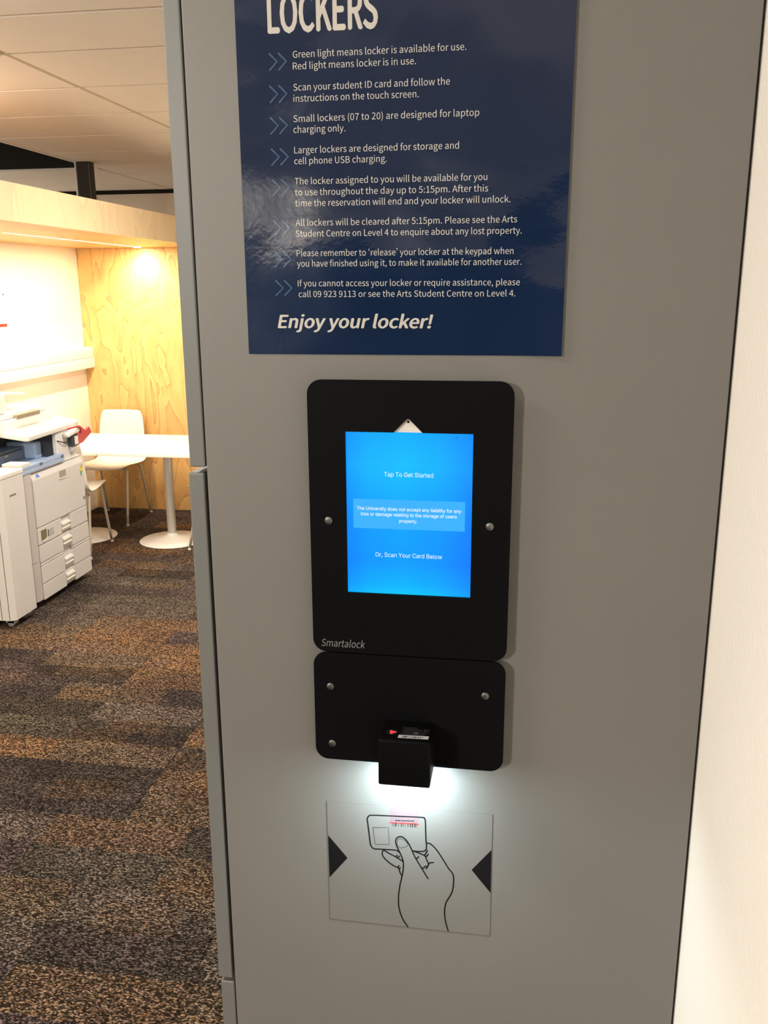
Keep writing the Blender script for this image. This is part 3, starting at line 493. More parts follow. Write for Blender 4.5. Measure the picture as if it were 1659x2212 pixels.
for i in range(len(xl) - 1):
    for j in range(len(yl) - 1):
        a, b, c, d = xl[i], xl[i + 1], yl[j], yl[j + 1]
        if b < -3.2 and c >= 3.28 and d <= 5.70: continue
        if b < -3.2 and c < 5.70 and d > 5.7: c = 5.89
        tile_at(a, b, c, d)
for x in xl[1:-1]:
    for (c, d) in ([(Y_BACK, Y_FAR)] if x > -3.3 else [(Y_BACK, 3.286), (5.89, Y_FAR)]):
        obj('grid_rail', bmbox(x - 0.012, x + 0.012, c, d, ZC + 0.002, ZC + 0.03), M_GRID, ceiling)
for y in yl[1:-1]:
    a = -3.25 if 3.3 < y < 5.8 else X_FARL
    obj('grid_rail', bmbox(a, XW, y - 0.012, y + 0.012, ZC + 0.003, ZC + 0.031), M_GRID, ceiling)
# pale metal edging and black upstand of the open ceiling void
bm = bmesh.new()
box(bm, -3.262, -3.236, 3.286, 5.89, ZC - 0.004, ZC + 0.03)
box(bm, X_FARL, -3.236, 5.87, 5.896, ZC - 0.004, ZC + 0.03)
obj('void_trim', bm, M_TILE, ceiling)
bm = bmesh.new()
box(bm, -3.262, -3.25, 3.286, 5.875, ZC + 0.01, 3.5)
box(bm, X_FARL, -3.25, 5.86, 5.872, ZC + 0.01, 3.5)
box(bm, X_FARL, -3.25, 3.286, 3.30, ZC + 0.01, 3.5)
box(bm, X_FARL - 0.02, -3.2, 3.2, 5.95, 3.5, 3.52)
obj('void_lining', bm, M_VOID, ceiling)

tag(obj('wall_right', bmbox(XW, XW + 0.15, Y_BACK, Y_FAR + 0.1, 0, 2.75), M_WALL), kind='structure')
tag(obj('wall_far', bmbox(X_FARL, XW + 0.1, Y_FAR, Y_FAR + 0.1, 0, 2.665), M_FARWALL), kind='structure')
tag(obj('trim_1', bmbox(X_FARL, XW, Y_FAR + 0.02, Y_FAR + 0.09, 2.665, 2.75), M_VOID), kind='structure')  # black strip put in for the shadow gap above the far wall
# behind the photographer: dark lower wall, pale band under the ceiling
tag(obj('wall_back', bmbox(X_FARL, XW + 0.1, Y_BACK - 0.1, Y_BACK, 0, 2.15), mat('dark_partition', (0.05, 0.055, 0.06), 0.6)), kind='structure')
tag(obj('trim_2', bmbox(X_FARL, XW + 0.1, Y_BACK - 0.1, Y_BACK + 0.02, 2.15, 2.75), mat('pale_bulkhead_paint', (0.7, 0.68, 0.64), 0.7)), kind='structure')
# partition the printer stands against, up to the plywood bulkhead
tag(obj('wall_booth', bmbox(XL - 0.09, XL, 1.6, YE + 0.05, 0, ZT - 0.02), M_BOOTH), kind='structure')

# plywood end wall
t = thing('plywood_screen', (-3.0, YE, 0), 'tall varnished plywood end panel behind the white tables', 'panel')
obj('plywood_sheet', bmbox(XL + 0.001, XB - 0.001, YE, YE + 0.03, 0.001, ZS - 0.001), M_PLY, t)

# plywood bulkhead with its lights
t = thing('plywood_bulkhead', (-3.0, 4.0, ZS), 'long lit plywood bulkhead over the printer and tables', 'bulkhead')
obj('fascia', bmbox(XB - 0.02, XB, 1.6, YE + 0.03, ZS, ZT, bev=0.001, seg=1), M_PLYF, t)
bm = bmesh.new()
box(bm, XL, -3.022, 1.6, YE + 0.03, ZS, ZS + 0.018)
box(bm, -3.002, XB - 0.02, 1.6, YE + 0.03, ZS, ZS + 0.018)
obj('soffit', bm, M_PLYS, t)
obj('top_board', bmbox(XL, XB - 0.02, 1.6, YE + 0.03, ZT - 0.02, ZT - 0.002), M_PLYS, t)
M_LED = emis('led_diffuser', (1.0, 0.80, 0.50), 22)
for (a, b) in ((2.3, 4.03), (4.12, 5.95)):
    s = obj('led_strip', bmbox(-3.021, -3.003, a, b, ZS + 0.001, ZS + 0.012), M_LED, t)
    ld = bpy.data.lights.new('led_light', 'AREA'); ld.shape = 'RECTANGLE'; ld.size = 0.02; ld.size_y = b - a
    ld.energy = LED_WATTS * (b - a) / 1.8; ld.color = (1.0, 0.80, 0.55)
    lo = bpy.data.objects.new('led_light', ld); COL.objects.link(lo); lo.parent = t
    lo.location = Vector((-3.012, (a + b) / 2, ZS - 0.003)) - t.location
d = bmesh.new(); lathe(d, [(0.0, ZS - 0.002), (0.02, ZS - 0.002), (0.028, ZS - 0.004), (0.03, ZS + 0.0)], -3.0, 5.96 - 0.05, 24)
obj('downlight', d, emis('downlight_lens', (1.0, 0.8, 0.5), 30), t)
ld = bpy.data.lights.new('downlight_beam', 'SPOT'); ld.energy = SPOT_WATTS; ld.color = (1.0, 0.80, 0.55); ld.spot_size = math.radians(125); ld.spot_blend = 0.9; ld.shadow_soft_size = 0.02
lo = bpy.data.objects.new('downlight_beam', ld); COL.objects.link(lo); lo.parent = t
lo.location = Vector((-3.0, 5.91, ZS - 0.01)) - t.location; lo.rotation_euler = (math.radians(12), 0, 0)

# hanger post of the bulkhead
t = thing('hanger_post', (-3.19, 5.54, ZT), 'dark metal post rising from the bulkhead to the ceiling beside the black void', 'post')
obj('post_tube', bmbox(-3.241, -3.139, 5.50, 5.58, ZT - 0.002, ZC + 0.001, bev=0.008, seg=2), mat('dark_anodised', (0.035, 0.028, 0.022), 0.35, metal=0.5), t)
obj('edge_highlight', bmbox(-3.254, -3.2415, 5.50, 5.52, ZT - 0.002, ZC + 0.001, bev=0.003, seg=1), M_LEG, t)  # lighter strip stands in for the highlight along the post's edge
tag(obj('trim_3', bmbox(-4.07, -4.01, Y_FAR - 0.02, Y_FAR, 0.0, 2.665), M_VOID), kind='structure')

# added ceiling lights, all out of view, that brighten the room
for (lx, ly, hx, hy, w, col, up) in ADDED_LIGHTS:
    zc_ = 2.42 if up else ZC
    t = thing('added_ceiling_light', (lx, ly, zc_), 'added flat rectangular ceiling light at x %.1f of the office ceiling' % lx, 'light', 'ceiling lights added outside the picture')
    t['label'] = {-1.55: 'added square ceiling light nearest the lockers, above the photographer', -1.90: 'added long hanging up-and-down light just out of view over the near aisle', -3.00: 'added short hanging light above the near end of the plywood bulkhead', -2.95: 'added square ceiling light by the back wall behind the photographer', -1.38: 'added long narrow ceiling light over the aisle past the lockers', -4.90: 'added square ceiling light in the far corner of the office'}[lx]
    bm = bmesh.new()
    box(bm, lx - hx - 0.02, lx - hx, ly - hy - 0.02, ly + hy + 0.02, zc_ - 0.012, zc_)
    box(bm, lx + hx, lx + hx + 0.02, ly - hy - 0.02, ly + hy + 0.02, zc_ - 0.012, zc_)
    box(bm, lx - hx, lx + hx, ly - hy - 0.02, ly - hy, zc_ - 0.012, zc_)
    box(bm, lx - hx, lx + hx, ly + hy, ly + hy + 0.02, zc_ - 0.012, zc_)
    obj('frame', bm, M_WHITE, t)
    obj('diffuser', bmbox(lx - hx, lx + hx, ly - hy, ly + hy, zc_ - 0.006, zc_ - 0.0005), emis('light_diffuser', col, 4), t)
    ld = bpy.data.lights.new('added_lamp', 'AREA'); ld.shape = 'RECTANGLE'; ld.size = 2 * hx; ld.size_y = 2 * hy; ld.energy = w; ld.color = col
    lo = bpy.data.objects.new('added_lamp', ld); COL.objects.link(lo); lo.parent = t; lo.location = (0, 0, -0.014)
    if up:
        obj('top_diffuser', bmbox(lx - hx, lx + hx, ly - hy, ly + hy, zc_ + 0.0006, zc_ + 0.004), emis('uplight_diffuser', col, 4), t)
        for yy in (ly - hy + 0.05, ly + hy - 0.05):
            bm = bmesh.new(); tube(bm, [(lx, yy, zc_), (lx, yy, ZC + 0.001)], 0.0015, 6); obj('hanging_wire', bm, M_LEG, t)
        ld = bpy.data.lights.new('added_uplight', 'AREA'); ld.shape = 'RECTANGLE'; ld.size = 2 * hx; ld.size_y = 2 * hy; ld.energy = up; ld.color = col
        lo = bpy.data.objects.new('added_uplight', ld); COL.objects.link(lo); lo.parent = t; lo.location = (0, 0, 0.02); lo.rotation_euler = (math.pi, 0, 0)

# unseen spotlight added behind the camera as key light on the lockers
t = thing('added_spotlight', (-2.35, -3.7, ZC), 'added white track spotlight on the ceiling behind the photographer', 'light')
obj('track', bmbox(-2.9, -1.8, -3.72, -3.68, ZC - 0.035, ZC), M_WHITE, t)
bm = bmesh.new(); tube(bm, [(-2.35, -3.7, ZC - 0.035), (-2.35, -3.7, ZC - 0.14)], 0.012, 10); obj('stem', bm, M_WHITE, t)
aim = Vector((-0.1, 0.0, 1.5)) - Vector((-2.35, -3.7, 2.54)); aim.normalize()
c_ = Vector((-2.35, -3.7, 2.54))
bm = bmesh.new(); tube(bm, [c_ - aim * 0.10, c_ - aim * 0.09, c_ + aim * 0.03], [0.04, 0.055, 0.06], 24, caps=True)
obj('lamp_head', bm, M_WHITE, t, smooth=40)
ld = bpy.data.lights.new('spot', 'SPOT'); ld.energy = KEY_WATTS; ld.color = (1.0, 0.94, 0.83); ld.spot_size = math.radians(95); ld.spot_blend = 0.7; ld.shadow_soft_size = 0.07
lo = bpy.data.objects.new('spot', ld); COL.objects.link(lo); lo.parent = t
lo.location = c_ + aim * 0.1 - t.location; lo.rotation_euler = aim.to_track_quat('-Z', 'Y').to_euler()

# sprinkler head
t = thing('sprinkler_head', (-2.09, 2.66, ZC), 'small metal sprinkler head on the ceiling by a tile joint', 'sprinkler')
bm = bmesh.new(); lathe(bm, [(0, ZC - 0.03), (0.016, ZC - 0.03), (0.016, ZC - 0.026), (0.005, ZC - 0.024), (0.006, ZC - 0.01), (0.03, ZC - 0.006), (0.032, ZC - 0.001)], -2.09, 2.66, 20)
obj('sprinkler_body', bm, M_LEG, t, smooth=True)

# ================================================================ LOCKER BANK
PXL, PXR = -0.3085, 0.179
t = thing('locker_bank', (-0.06, 0.6, 0), 'tall grey steel locker bank with a plain end panel facing the viewer', 'locker')
obj('end_panel', bmbox(PXL, PXR, 0.0, 0.018, 0.08, 2.30, bev=0.0012, seg=2), M_PANEL, t)
obj('carcass', bmbox(PXL + 0.008, PXR - 0.002, 0.018, 1.216, 0.08, 2.30), M_DARK, t)
obj('plinth', bmbox(PXL + 0.04, PXR, 0.02, 1.2, 0.0, 0.08), M_DARK, t)
rows = [(0.42, 1.0195, -0.3262), (1.0245, 1.6235, -0.3283), (1.6295, 2.228, -0.3263), (0.09, 0.415, -0.3265)]
for col in range(4):
    for (z0, z1, xo) in rows:
        y0 = 0.0006 + col * 0.304
        dd = bmbox(xo, xo + 0.0162, y0, y0 + 0.299, z0, z1, bev=0.0016, seg=3)
        dr = obj('door', dd, M_DOOR, t)
        bm = bmesh.new(); tube(bm, [(xo + 0.002, y0 + 0.265, (z0 + z1) / 2), (xo - 0.0003, y0 + 0.265, (z0 + z1) / 2)], 0.006, 12)
        lk = obj('status_light', bm, emis('green_indicator', (0.05, 0.9, 0.25), 1.5) if (col == 0 and z0 < 0.2) else bpy.data.materials['green_indicator'] if 'green_indicator' in bpy.data.materials else M_STEEL, dr)

# ================================================================ POSTER
def ys(x): return -0.0008 - 0.0030 * max(0.0, (x + 0.03) / 0.062) ** 2
def bend(bm, off):
    for v in bm.verts: v.co.y = ys(v.co.x) - off + v.co.y
t = thing('poster', (-0.114, -0.0008, 1.741), 'navy laminated locker instruction poster above the black touch screen unit', 'poster')
bm = bmesh.new()
nx = 60
gx = [-0.2597 + (0.2917) * i / nx for i in range(nx + 1)]
top = [(bm.verts.new((x, ys(x), 1.741)), bm.verts.new((x, ys(x), 2.161)), bm.verts.new((x, ys(x) + 0.0004, 1.741)), bm.verts.new((x, ys(x) + 0.0004, 2.161))) for x in gx]
for a, b in zip(top, top[1:]):
    bm.faces.new([a[0], b[0], b[1], a[1]]); bm.faces.new([a[2], a[3], b[3], b[2]])
    bm.faces.new([a[0], a[2], b[2], b[0]]); bm.faces.new([a[1], b[1], b[3], a[3]])
bm.faces.new([top[0][0], top[0][1], top[0][3], top[0][2]]); bm.faces.new([top[-1][0], top[-1][2], top[-1][3], top[-1][1]])
bmesh.ops.recalc_face_normals(bm, faces=bm.faces[:])
paper = obj('poster_sheet', bm, M_BLUEP, t, smooth=40)
LINES = [[-230.6, 2016.5, -133.4, 2016.0], [-208.8, 1995.7, -57.9, 1995.7], [-209.0, 1986.4, -100.7, 1986.2], [-209.1, 1969.3, -71.5, 1969.1], [-209.3, 1960.3, -98.2, 1960.3], [-209.8, 1943.8, -45.9, 1943.5], [-210.1, 1934.9, -163.1, 1935.0], [-209.9, 1917.9, -62.9, 1918.0], [-210.1, 1908.8, -126.3, 1908.6], [-210.2, 1891.7, -37.9, 1891.6], [-210.3, 1882.3, -36.9, 1882.1], [-210.3, 1873.0, -17.4, 1872.6], [-210.4, 1856.2, -11.0, 1855.3], [-210.6, 1846.7, -6.7, 1845.3], [-210.3, 1829.6, -13.4, 1829.0], [-210.2, 1820.4, -6.2, 1819.6], [-210.0, 1802.8, -6.9, 1802.5], [-209.5, 1793.2, -10.6, 1793.5], [-230.6, 1765.4, -84.0, 1765.4]]
WORDS = ["LOCKERS", "Green light means locker is available for use.", "Red light means locker is in use.", "Scan your student ID card and follow the", "instructions on the touch screen.", "Small lockers (07 to 20) are designed for laptop", "charging only.", "Larger lockers are designed for storage and", "cell phone USB charging.", "The locker assigned to you will be available for you", "to use throughout the day up to 5:15pm. After this", "time the reservation will end and your locker will unlock.", "All lockers will be cleared after 5:15pm. Please see the Arts", "Student Centre on Level 4 to enquire about any lost property.", "Please remember to \u2018release\u2019 your locker at the keypad when", "you have finished using it, to make it available for another user.", "If you cannot access your locker or require assistance, please", "call 09 923 9113 or see the Arts Student Centre on Level 4.", "Enjoy your locker!"]
for i, (s, (x0, z0, x1, z1)) in enumerate(zip(WORDS, LINES)):
    x0, z0, x1 = x0 / 1000, z0 / 1000, x1 / 1000
    if i == 0: bm = text_mesh(s, 'A', x0, z0, width=x1 - x0, size=0.0300, bold=0.05)
    elif i == 18: bm = text_mesh(s, 'A', x0, z0, width=x1 - x0, size=0.0118, shear=0.2, bold=0.045)
    else: bm = text_mesh(s, 'A', x0, z0 + 0.0001, width=x1 - x0, size=0.0056, bold=0.0)
    flip_front(bm); bend(bm, 0.00030)
    o = obj('heading' if i in (0, 18) else 'text_line', bm, M_TXT, t)
    if i in (0, 18): o['label'] = 'large white heading' if i == 0 else 'bold italic white closing line'
for (cx, cz) in [[-214.4, 1993.4], [-214.8, 1967.3], [-215.2, 1941.5], [-215.2, 1915.4], [-215.2, 1889.5], [-215.7, 1854.5], [-215.5, 1827.2], [-215.4, 1801.6]]:
    cx, cz = cx / 1000, cz / 1000
    bm = bmesh.new()
    for dx in (0.0, -0.0083):
        P = [(cx - 0.0072 + dx, cz + 0.0066), (cx - 0.0004 + dx, cz), (cx - 0.0072 + dx, cz - 0.0066)]
        ribbon(bm, P, 0.0016, 0, smooth=False)
    flip_front(bm); bend(bm, 0.00030)
    obj('double_arrow', bm, M_CHEV, t)

# ================================================================ TOUCH SCREEN UNIT
t = thing('touch_screen_unit', (-0.105, 0.0, 1.447), 'black wall unit with a glowing blue touch screen on the locker end panel', 'screen')
X0, X1 = -0.2010, -0.0082
Z0, Z1 = 1.4470, 1.7188
YP = -0.0140
SX0, SX1, SZ0, SZ1 = -0.1652, -0.0447, 1.5105, 1.6704
# spacer box between plate and panel
obj('housing', bmbox(X0 + 0.012, X1 - 0.012, YP + 0.0062, -0.0001, Z0 + 0.01, Z1 - 0.01), M_BLACK, t)
# front plate with the screen opening and its camera notch
outer = rrect(X0, X1, Z0, Z1, 0.0135, 10)
nb = -0.1190, -0.0916
inner = [(SX0, SZ0), (SX1, SZ0), (SX1, SZ1), (nb[1], SZ1), (-0.1042, 1.6830), (-0.1054, 1.6835), (-0.1066, 1.6830), (nb[0], SZ1), (SX0, SZ1)]
def plate(bm, outer, inner, y0, y1):
    loops = []
    for y in (y0, y1):
        o = [bm.verts.new((x, y, z)) for x, z in outer]
        es = [bm.edges.new((o[i], o[(i + 1) % len(o)])) for i in range(len(o))]
        q = []
        if inner:
            q = [bm.verts.new((x, y, z)) for x, z in inner]
            es += [bm.edges.new((q[i], q[(i + 1) % len(q)])) for i in range(len(q))]
        bmesh.ops.triangle_fill(bm, use_beauty=True, edges=es)
        loops.append((o, q))
    for k in (0, 1):
        A, B = loops[0][k], loops[1][k]
        for i in range(len(A)):
            bm.faces.new([A[i], A[(i + 1) % len(A)], B[(i + 1) % len(A)], B[i]])
    bmesh.ops.recalc_face_normals(bm, faces=bm.faces[:])
bm = bmesh.new(); plate(bm, outer, inner, YP, YP + 0.003)
obj('front_plate', bm, M_BLACK, t)
# tablet behind the plate: white bezel and lit display
tab = obj('tablet', bmbox(-0.172, -0.038, YP + 0.0035, YP + 0.0062, 1.4905, 1.6905, bev=0.001, seg=1), mat('white_tablet_bezel', (0.72, 0.68, 0.64), 0.25), t)
md = bpy.data.materials.new('lit_blue_display'); md.use_nodes = True
nt = md.node_tree; N = nt.nodes; Lk = nt.links
g = N.new('ShaderNodeNewGeometry'); sp = N.new('ShaderNodeSeparateXYZ'); Lk.new(g.outputs['Position'], sp.inputs[0])
rz = N.new('ShaderNodeMapRange'); rz.inputs['From Min'].default_value = SZ0; rz.inputs['From Max'].default_value = SZ1; Lk.new(sp.outputs['Z'], rz.inputs['Value'])
rampz = N.new('ShaderNodeValToRGB'); e = rampz.color_ramp.elements
e[0].position = 0.0; e[0].color = (0.002, 0.56, 1.0, 1)
e[1].position = 1.0; e[1].color = (0.0, 0.42, 1.0, 1)
for p_, c_ in ((0.06, (0.0, 0.44, 1.0, 1)), (0.2, (0.0, 0.33, 1.0, 1)), (0.5, (0.0, 0.37, 1.0, 1)), (0.8, (0.004, 0.50, 1.0, 1))):
    k = e.new(p_); k.color = c_
Lk.new(rz.outputs[0], rampz.inputs['Fac'])
rx = N.new('ShaderNodeMapRange'); rx.inputs['From Min'].default_value = SX0; rx.inputs['From Max'].default_value = SX1; Lk.new(sp.outputs['X'], rx.inputs['Value'])
rampx = N.new('ShaderNodeValToRGB'); e = rampx.color_ramp.elements
e[0].position = 0.0; e[0].color = (0.5, 0.72, 1, 1)
e[1].position = 1.0; e[1].color = (0.3, 0.62, 1, 1)
k = e.new(0.18); k.color = (0.9, 0.95, 1, 1)
k = e.new(0.45); k.color = (1, 1.05, 1, 1)
k = e.new(0.75); k.color = (0.8, 0.90, 1, 1)
Lk.new(rx.outputs[0], rampx.inputs['Fac'])
mm = N.new('ShaderNodeMixRGB'); mm.blend_type = 'MULTIPLY'; mm.inputs[0].default_value = 1
Lk.new(rampz.outputs[0], mm.inputs[1]); Lk.new(rampx.outputs[0], mm.inputs[2])
bs = N['Principled BSDF']; bs.inputs['Base Color'].default_value = (0, 0, 0, 1); bs.inputs['Roughness'].default_value = 0.25
Lk.new(mm.outputs[0], bs.inputs['Emission Color']); bs.inputs['Emission Strength'].default_value = 1.0
YD = YP + 0.0028
obj('display', bmbox(SX0 + 0.0001, SX1 - 0.0001, YD, YP + 0.0036, SZ0 + 0.0001, SZ1 - 0.0001), md, tab)
M_SCRT = emis('lit_white_letters', (0.85, 0.98, 1.0), 0.95, (0, 0, 0))
M_SCRB = emis('lit_pale_panel', (0.018, 0.44, 1.0), 0.97, (0, 0, 0))
bm = bmesh.new(); flat(bm, [(-0.1587, 1.5764), (-0.0512, 1.5764), (-0.0512, 1.6053), (-0.1587, 1.6053)], YD - 0.0001)
obj('notice_box', bm, M_SCRB, tab)
for s, x0, x1, z in (("Tap To Get Started", -0.1285, -0.0817, 1.6279), ("The University does not accept any liability for any", -0.1552, -0.0548, 1.5946), ("loss or damage relating to the storage of users", -0.1513, -0.0590, 1.5891), ("property.", -0.1141, -0.0965, 1.5832), ("Or, Scan Your Card Below", -0.1374, -0.0725, 1.5482)):
    big = s[0] == 'O' or s[:3] == 'Tap'
    bm = text_mesh(s, 'B', x0, z, width=x1 - x0, size=0.0043 if big else 0.0033, bold=0.0 if big else 0.02)
    flip_front(bm)
    for v in bm.verts: v.co.y = YD - 0.0002 + v.co.y
    obj('screen_text', bm, M_SCRT, tab)
bm = bmesh.new(); ribbon(bm, [(-0.0612, 1.6657), (-0.0600, 1.6668)], 0.0004, YD - 0.0002)
obj('scratch', bm, M_INK, tab)
bm = bmesh.new(); tube(bm, [(-0.1055, YP + 0.0040, 1.6802), (-0.1055, YP + 0.0033, 1.6802)], 0.0012, 16)
obj('camera_lens', bm, M_INK, tab)
bm = text_mesh("Smartalock", 'A', -0.1928, 1.4526, width=0.0446, size=0.0078, shear=0.2)
flip_front(bm)
for v in bm.verts: v.co.y = YP - 0.0001
obj('printed_name', bm, mat('grey_print', (0.16, 0.16, 0.16), 0.5), t)
def screw(bmx, x, z):
    tube(bmx, [(x, YP + 0.001, z), (x, YP - 0.0010, z), (x, YP - 0.0014, z)], [0.0038, 0.0038, 0.0032], 24)
for x, z in ((-0.1826, 1.5835), (-0.0276, 1.5831)):
    bm = bmesh.new(); screw(bm, x, z); obj('screw_cap', bm, M_STEEL, t, smooth=40)

# ================================================================ LOWER PLATE + CARD READER
t = thing('reader_plate', (-0.105, 0.0, 1.327), 'black rounded backing plate directly below the touch screen unit', 'plate')
bm = bmesh.new(); plate(bm, rrect(-0.2013, -0.0085, 1.3270, 1.4458, 0.0135, 10), None, YP, YP + 0.003)
obj('front_plate', bm, M_BLACK, t)
obj('spacer', bmbox(-0.188, -0.022, YP + 0.003, -0.0001, 1.338, 1.436), M_BLACK, t)
for x, z in ((-0.1843, 1.4092), (-0.0279, 1.4096), (-0.1836, 1.3453)):
    bm = bmesh.new(); screw(bm, x, z); obj('screw_cap', bm, M_STEEL, t, smooth=40)

t = thing('card_reader', (-0.1033, -0.035, 1.3265), 'small black barcode reader box shining white light down onto the panel', 'scanner')
RX0, RX1, RY0, RY1, RZ0, RZ1 = -0.1290, -0.0778, -0.0555, YP - 0.0002, 1.3268, 1.3765
bm = bmesh.new(); box(bm, RX0, RX1, RY0, RY1, RZ0, RZ1, bev=0.0026, seg=3)
obj('reader_body', bm, M_BLACK2, t, smooth=40)
obj('neck', bmbox(RX0 + 0.012, RX1 - 0.012, RY1 - 0.001, YP + 0.0004, RZ0 + 0.012, RZ1 - 0.01), M_BLACK2, t)
obj('light_window', bmbox(RX0 + 0.005, RX1 - 0.005, RY0 + 0.008, RY1 - 0.003, RZ0 - 0.0012, RZ0 + 0.0005), emis('reader_lamp', (0.82, 0.95, 1.0), 60), t)
ld = bpy.data.lights.new('reader_lamp', 'AREA'); ld.shape = 'RECTANGLE'; ld.size = 0.04; ld.size_y = 0.022; ld.energy = SCANNER_WATTS; ld.color = (0.66, 0.90, 1.0)
lo = bpy.data.objects.new('reader_lamp', ld); COL.objects.link(lo); lo.parent = t
lo.location = Vector((-0.1034, -0.030, RZ0 - 0.0022)) - t.location; lo.rotation_euler = (math.radians(14), 0, 0)
# top print of the reader
ZTOP = RZ1 + 0.00012
def ontop(poly, z=ZTOP):
    bmx = bmesh.new(); f = bmx.faces.new([bmx.verts.new((x, y, z)) for x, y in poly]); f.normal_update()
    if f.normal.z < 0: f.normal_flip()
    return bmx
lab = obj('barcode_label', ontop([(-0.1103, -0.0500), (-0.0806, -0.0492), (-0.0803, -0.0430), (-0.1099, -0.0437)]), mat('silver_label', (0.45, 0.46, 0.47), 0.4), t)
bm = bmesh.new()
xx = -0.1060
while xx < -0.0855:
    w = random.choice([0.0003, 0.0005, 0.0008])
    vs = [bm.verts.new((xx + a, yy, ZTOP + 0.0001)) for a, yy in ((0, -0.0485), (w, -0.0485), (w, -0.0455), (0, -0.0455))]
    bm.faces.new(vs); xx += w + random.choice([0.0004, 0.0007, 0.0011])
obj('barcode', bm, M_INK, lab)
M_LOW = mat('dim_grey_print', (0.075, 0.075, 0.075), 0.5)
bm = bmesh.new()
for k in range(7):
    y = -0.0415 + k * 0.0022
    a = -0.1085 + 0.0012 * (k % 3); b_ = -0.0965 + (0.012 if k < 3 else 0) + 0.001 * ((k * 5) % 4)
    x = a
    while x < b_:
        w = random.uniform(0.0006, 0.0022)
        bm.faces.new([bm.verts.new((x + p_, y + q_, ZTOP)) for p_, q_ in ((0, 0), (w, 0), (w, 0.0006), (0, 0.0006))]); x += w + 0.0005
obj('fine_print', bm, M_LOW, t)
for s, x, w in (('FC', -0.0888, 0.0052), ('CE', -0.0815, 0.0056)):
    bm = text_mesh(s, 'B', 0, 0, width=w, size=0.0036)
    for v in bm.verts: v.co = Vector((x - v.co.x, -0.0305 - v.co.z, ZTOP))
    obj('approval_mark', bm, M_LOW, t)
bm = bmesh.new()
def ring(bm, cx, cy, r0, r1, z, n=28):
    A = [bm.verts.new((cx + r0 * math.cos(2 * math.pi * k / n), cy + r0 * math.sin(2 * math.pi * k / n), z)) for k in range(n)]
    B = [bm.verts.new((cx + r1 * math.cos(2 * math.pi * k / n), cy + r1 * math.sin(2 * math.pi * k / n), z)) for k in range(n)]
    for k in range(n): bm.faces.new([A[k], B[k], B[(k + 1) % n], A[(k + 1) % n]])
ring(bm, -0.1174, -0.0395, 0.0047, 0.0050, ZTOP)
obj('ring_print', bm, M_LOW, t)
bm = bmesh.new(); n = 20
bm.faces.new([bm.verts.new((-0.0935 + 0.0026 * math.cos(2 * math.pi * k / n), -0.0385 + 0.0026 * math.sin(2 * math.pi * k / n), ZTOP)) for k in range(n)])
obj('round_mark', bm, M_LOW, t)
bm = bmesh.new()
pts = []
for k in range(22):
    a = 2 * math.pi * k / 22; r = 0.0030 * (1 + 0.28 * math.sin(3 * a + 1) + 0.12 * math.sin(7 * a))
    pts.append((-0.1170 + r * math.cos(a), -0.0395 + r * math.sin(a)))
bm.faces.new([bm.verts.new((x, y, ZTOP + 0.0001)) for x, y in pts])
obj('red_aimer_light', bm, emis('red_glow', (1.0, 0.07, 0.07), 1.1, (0.1, 0.0, 0.0)), t)

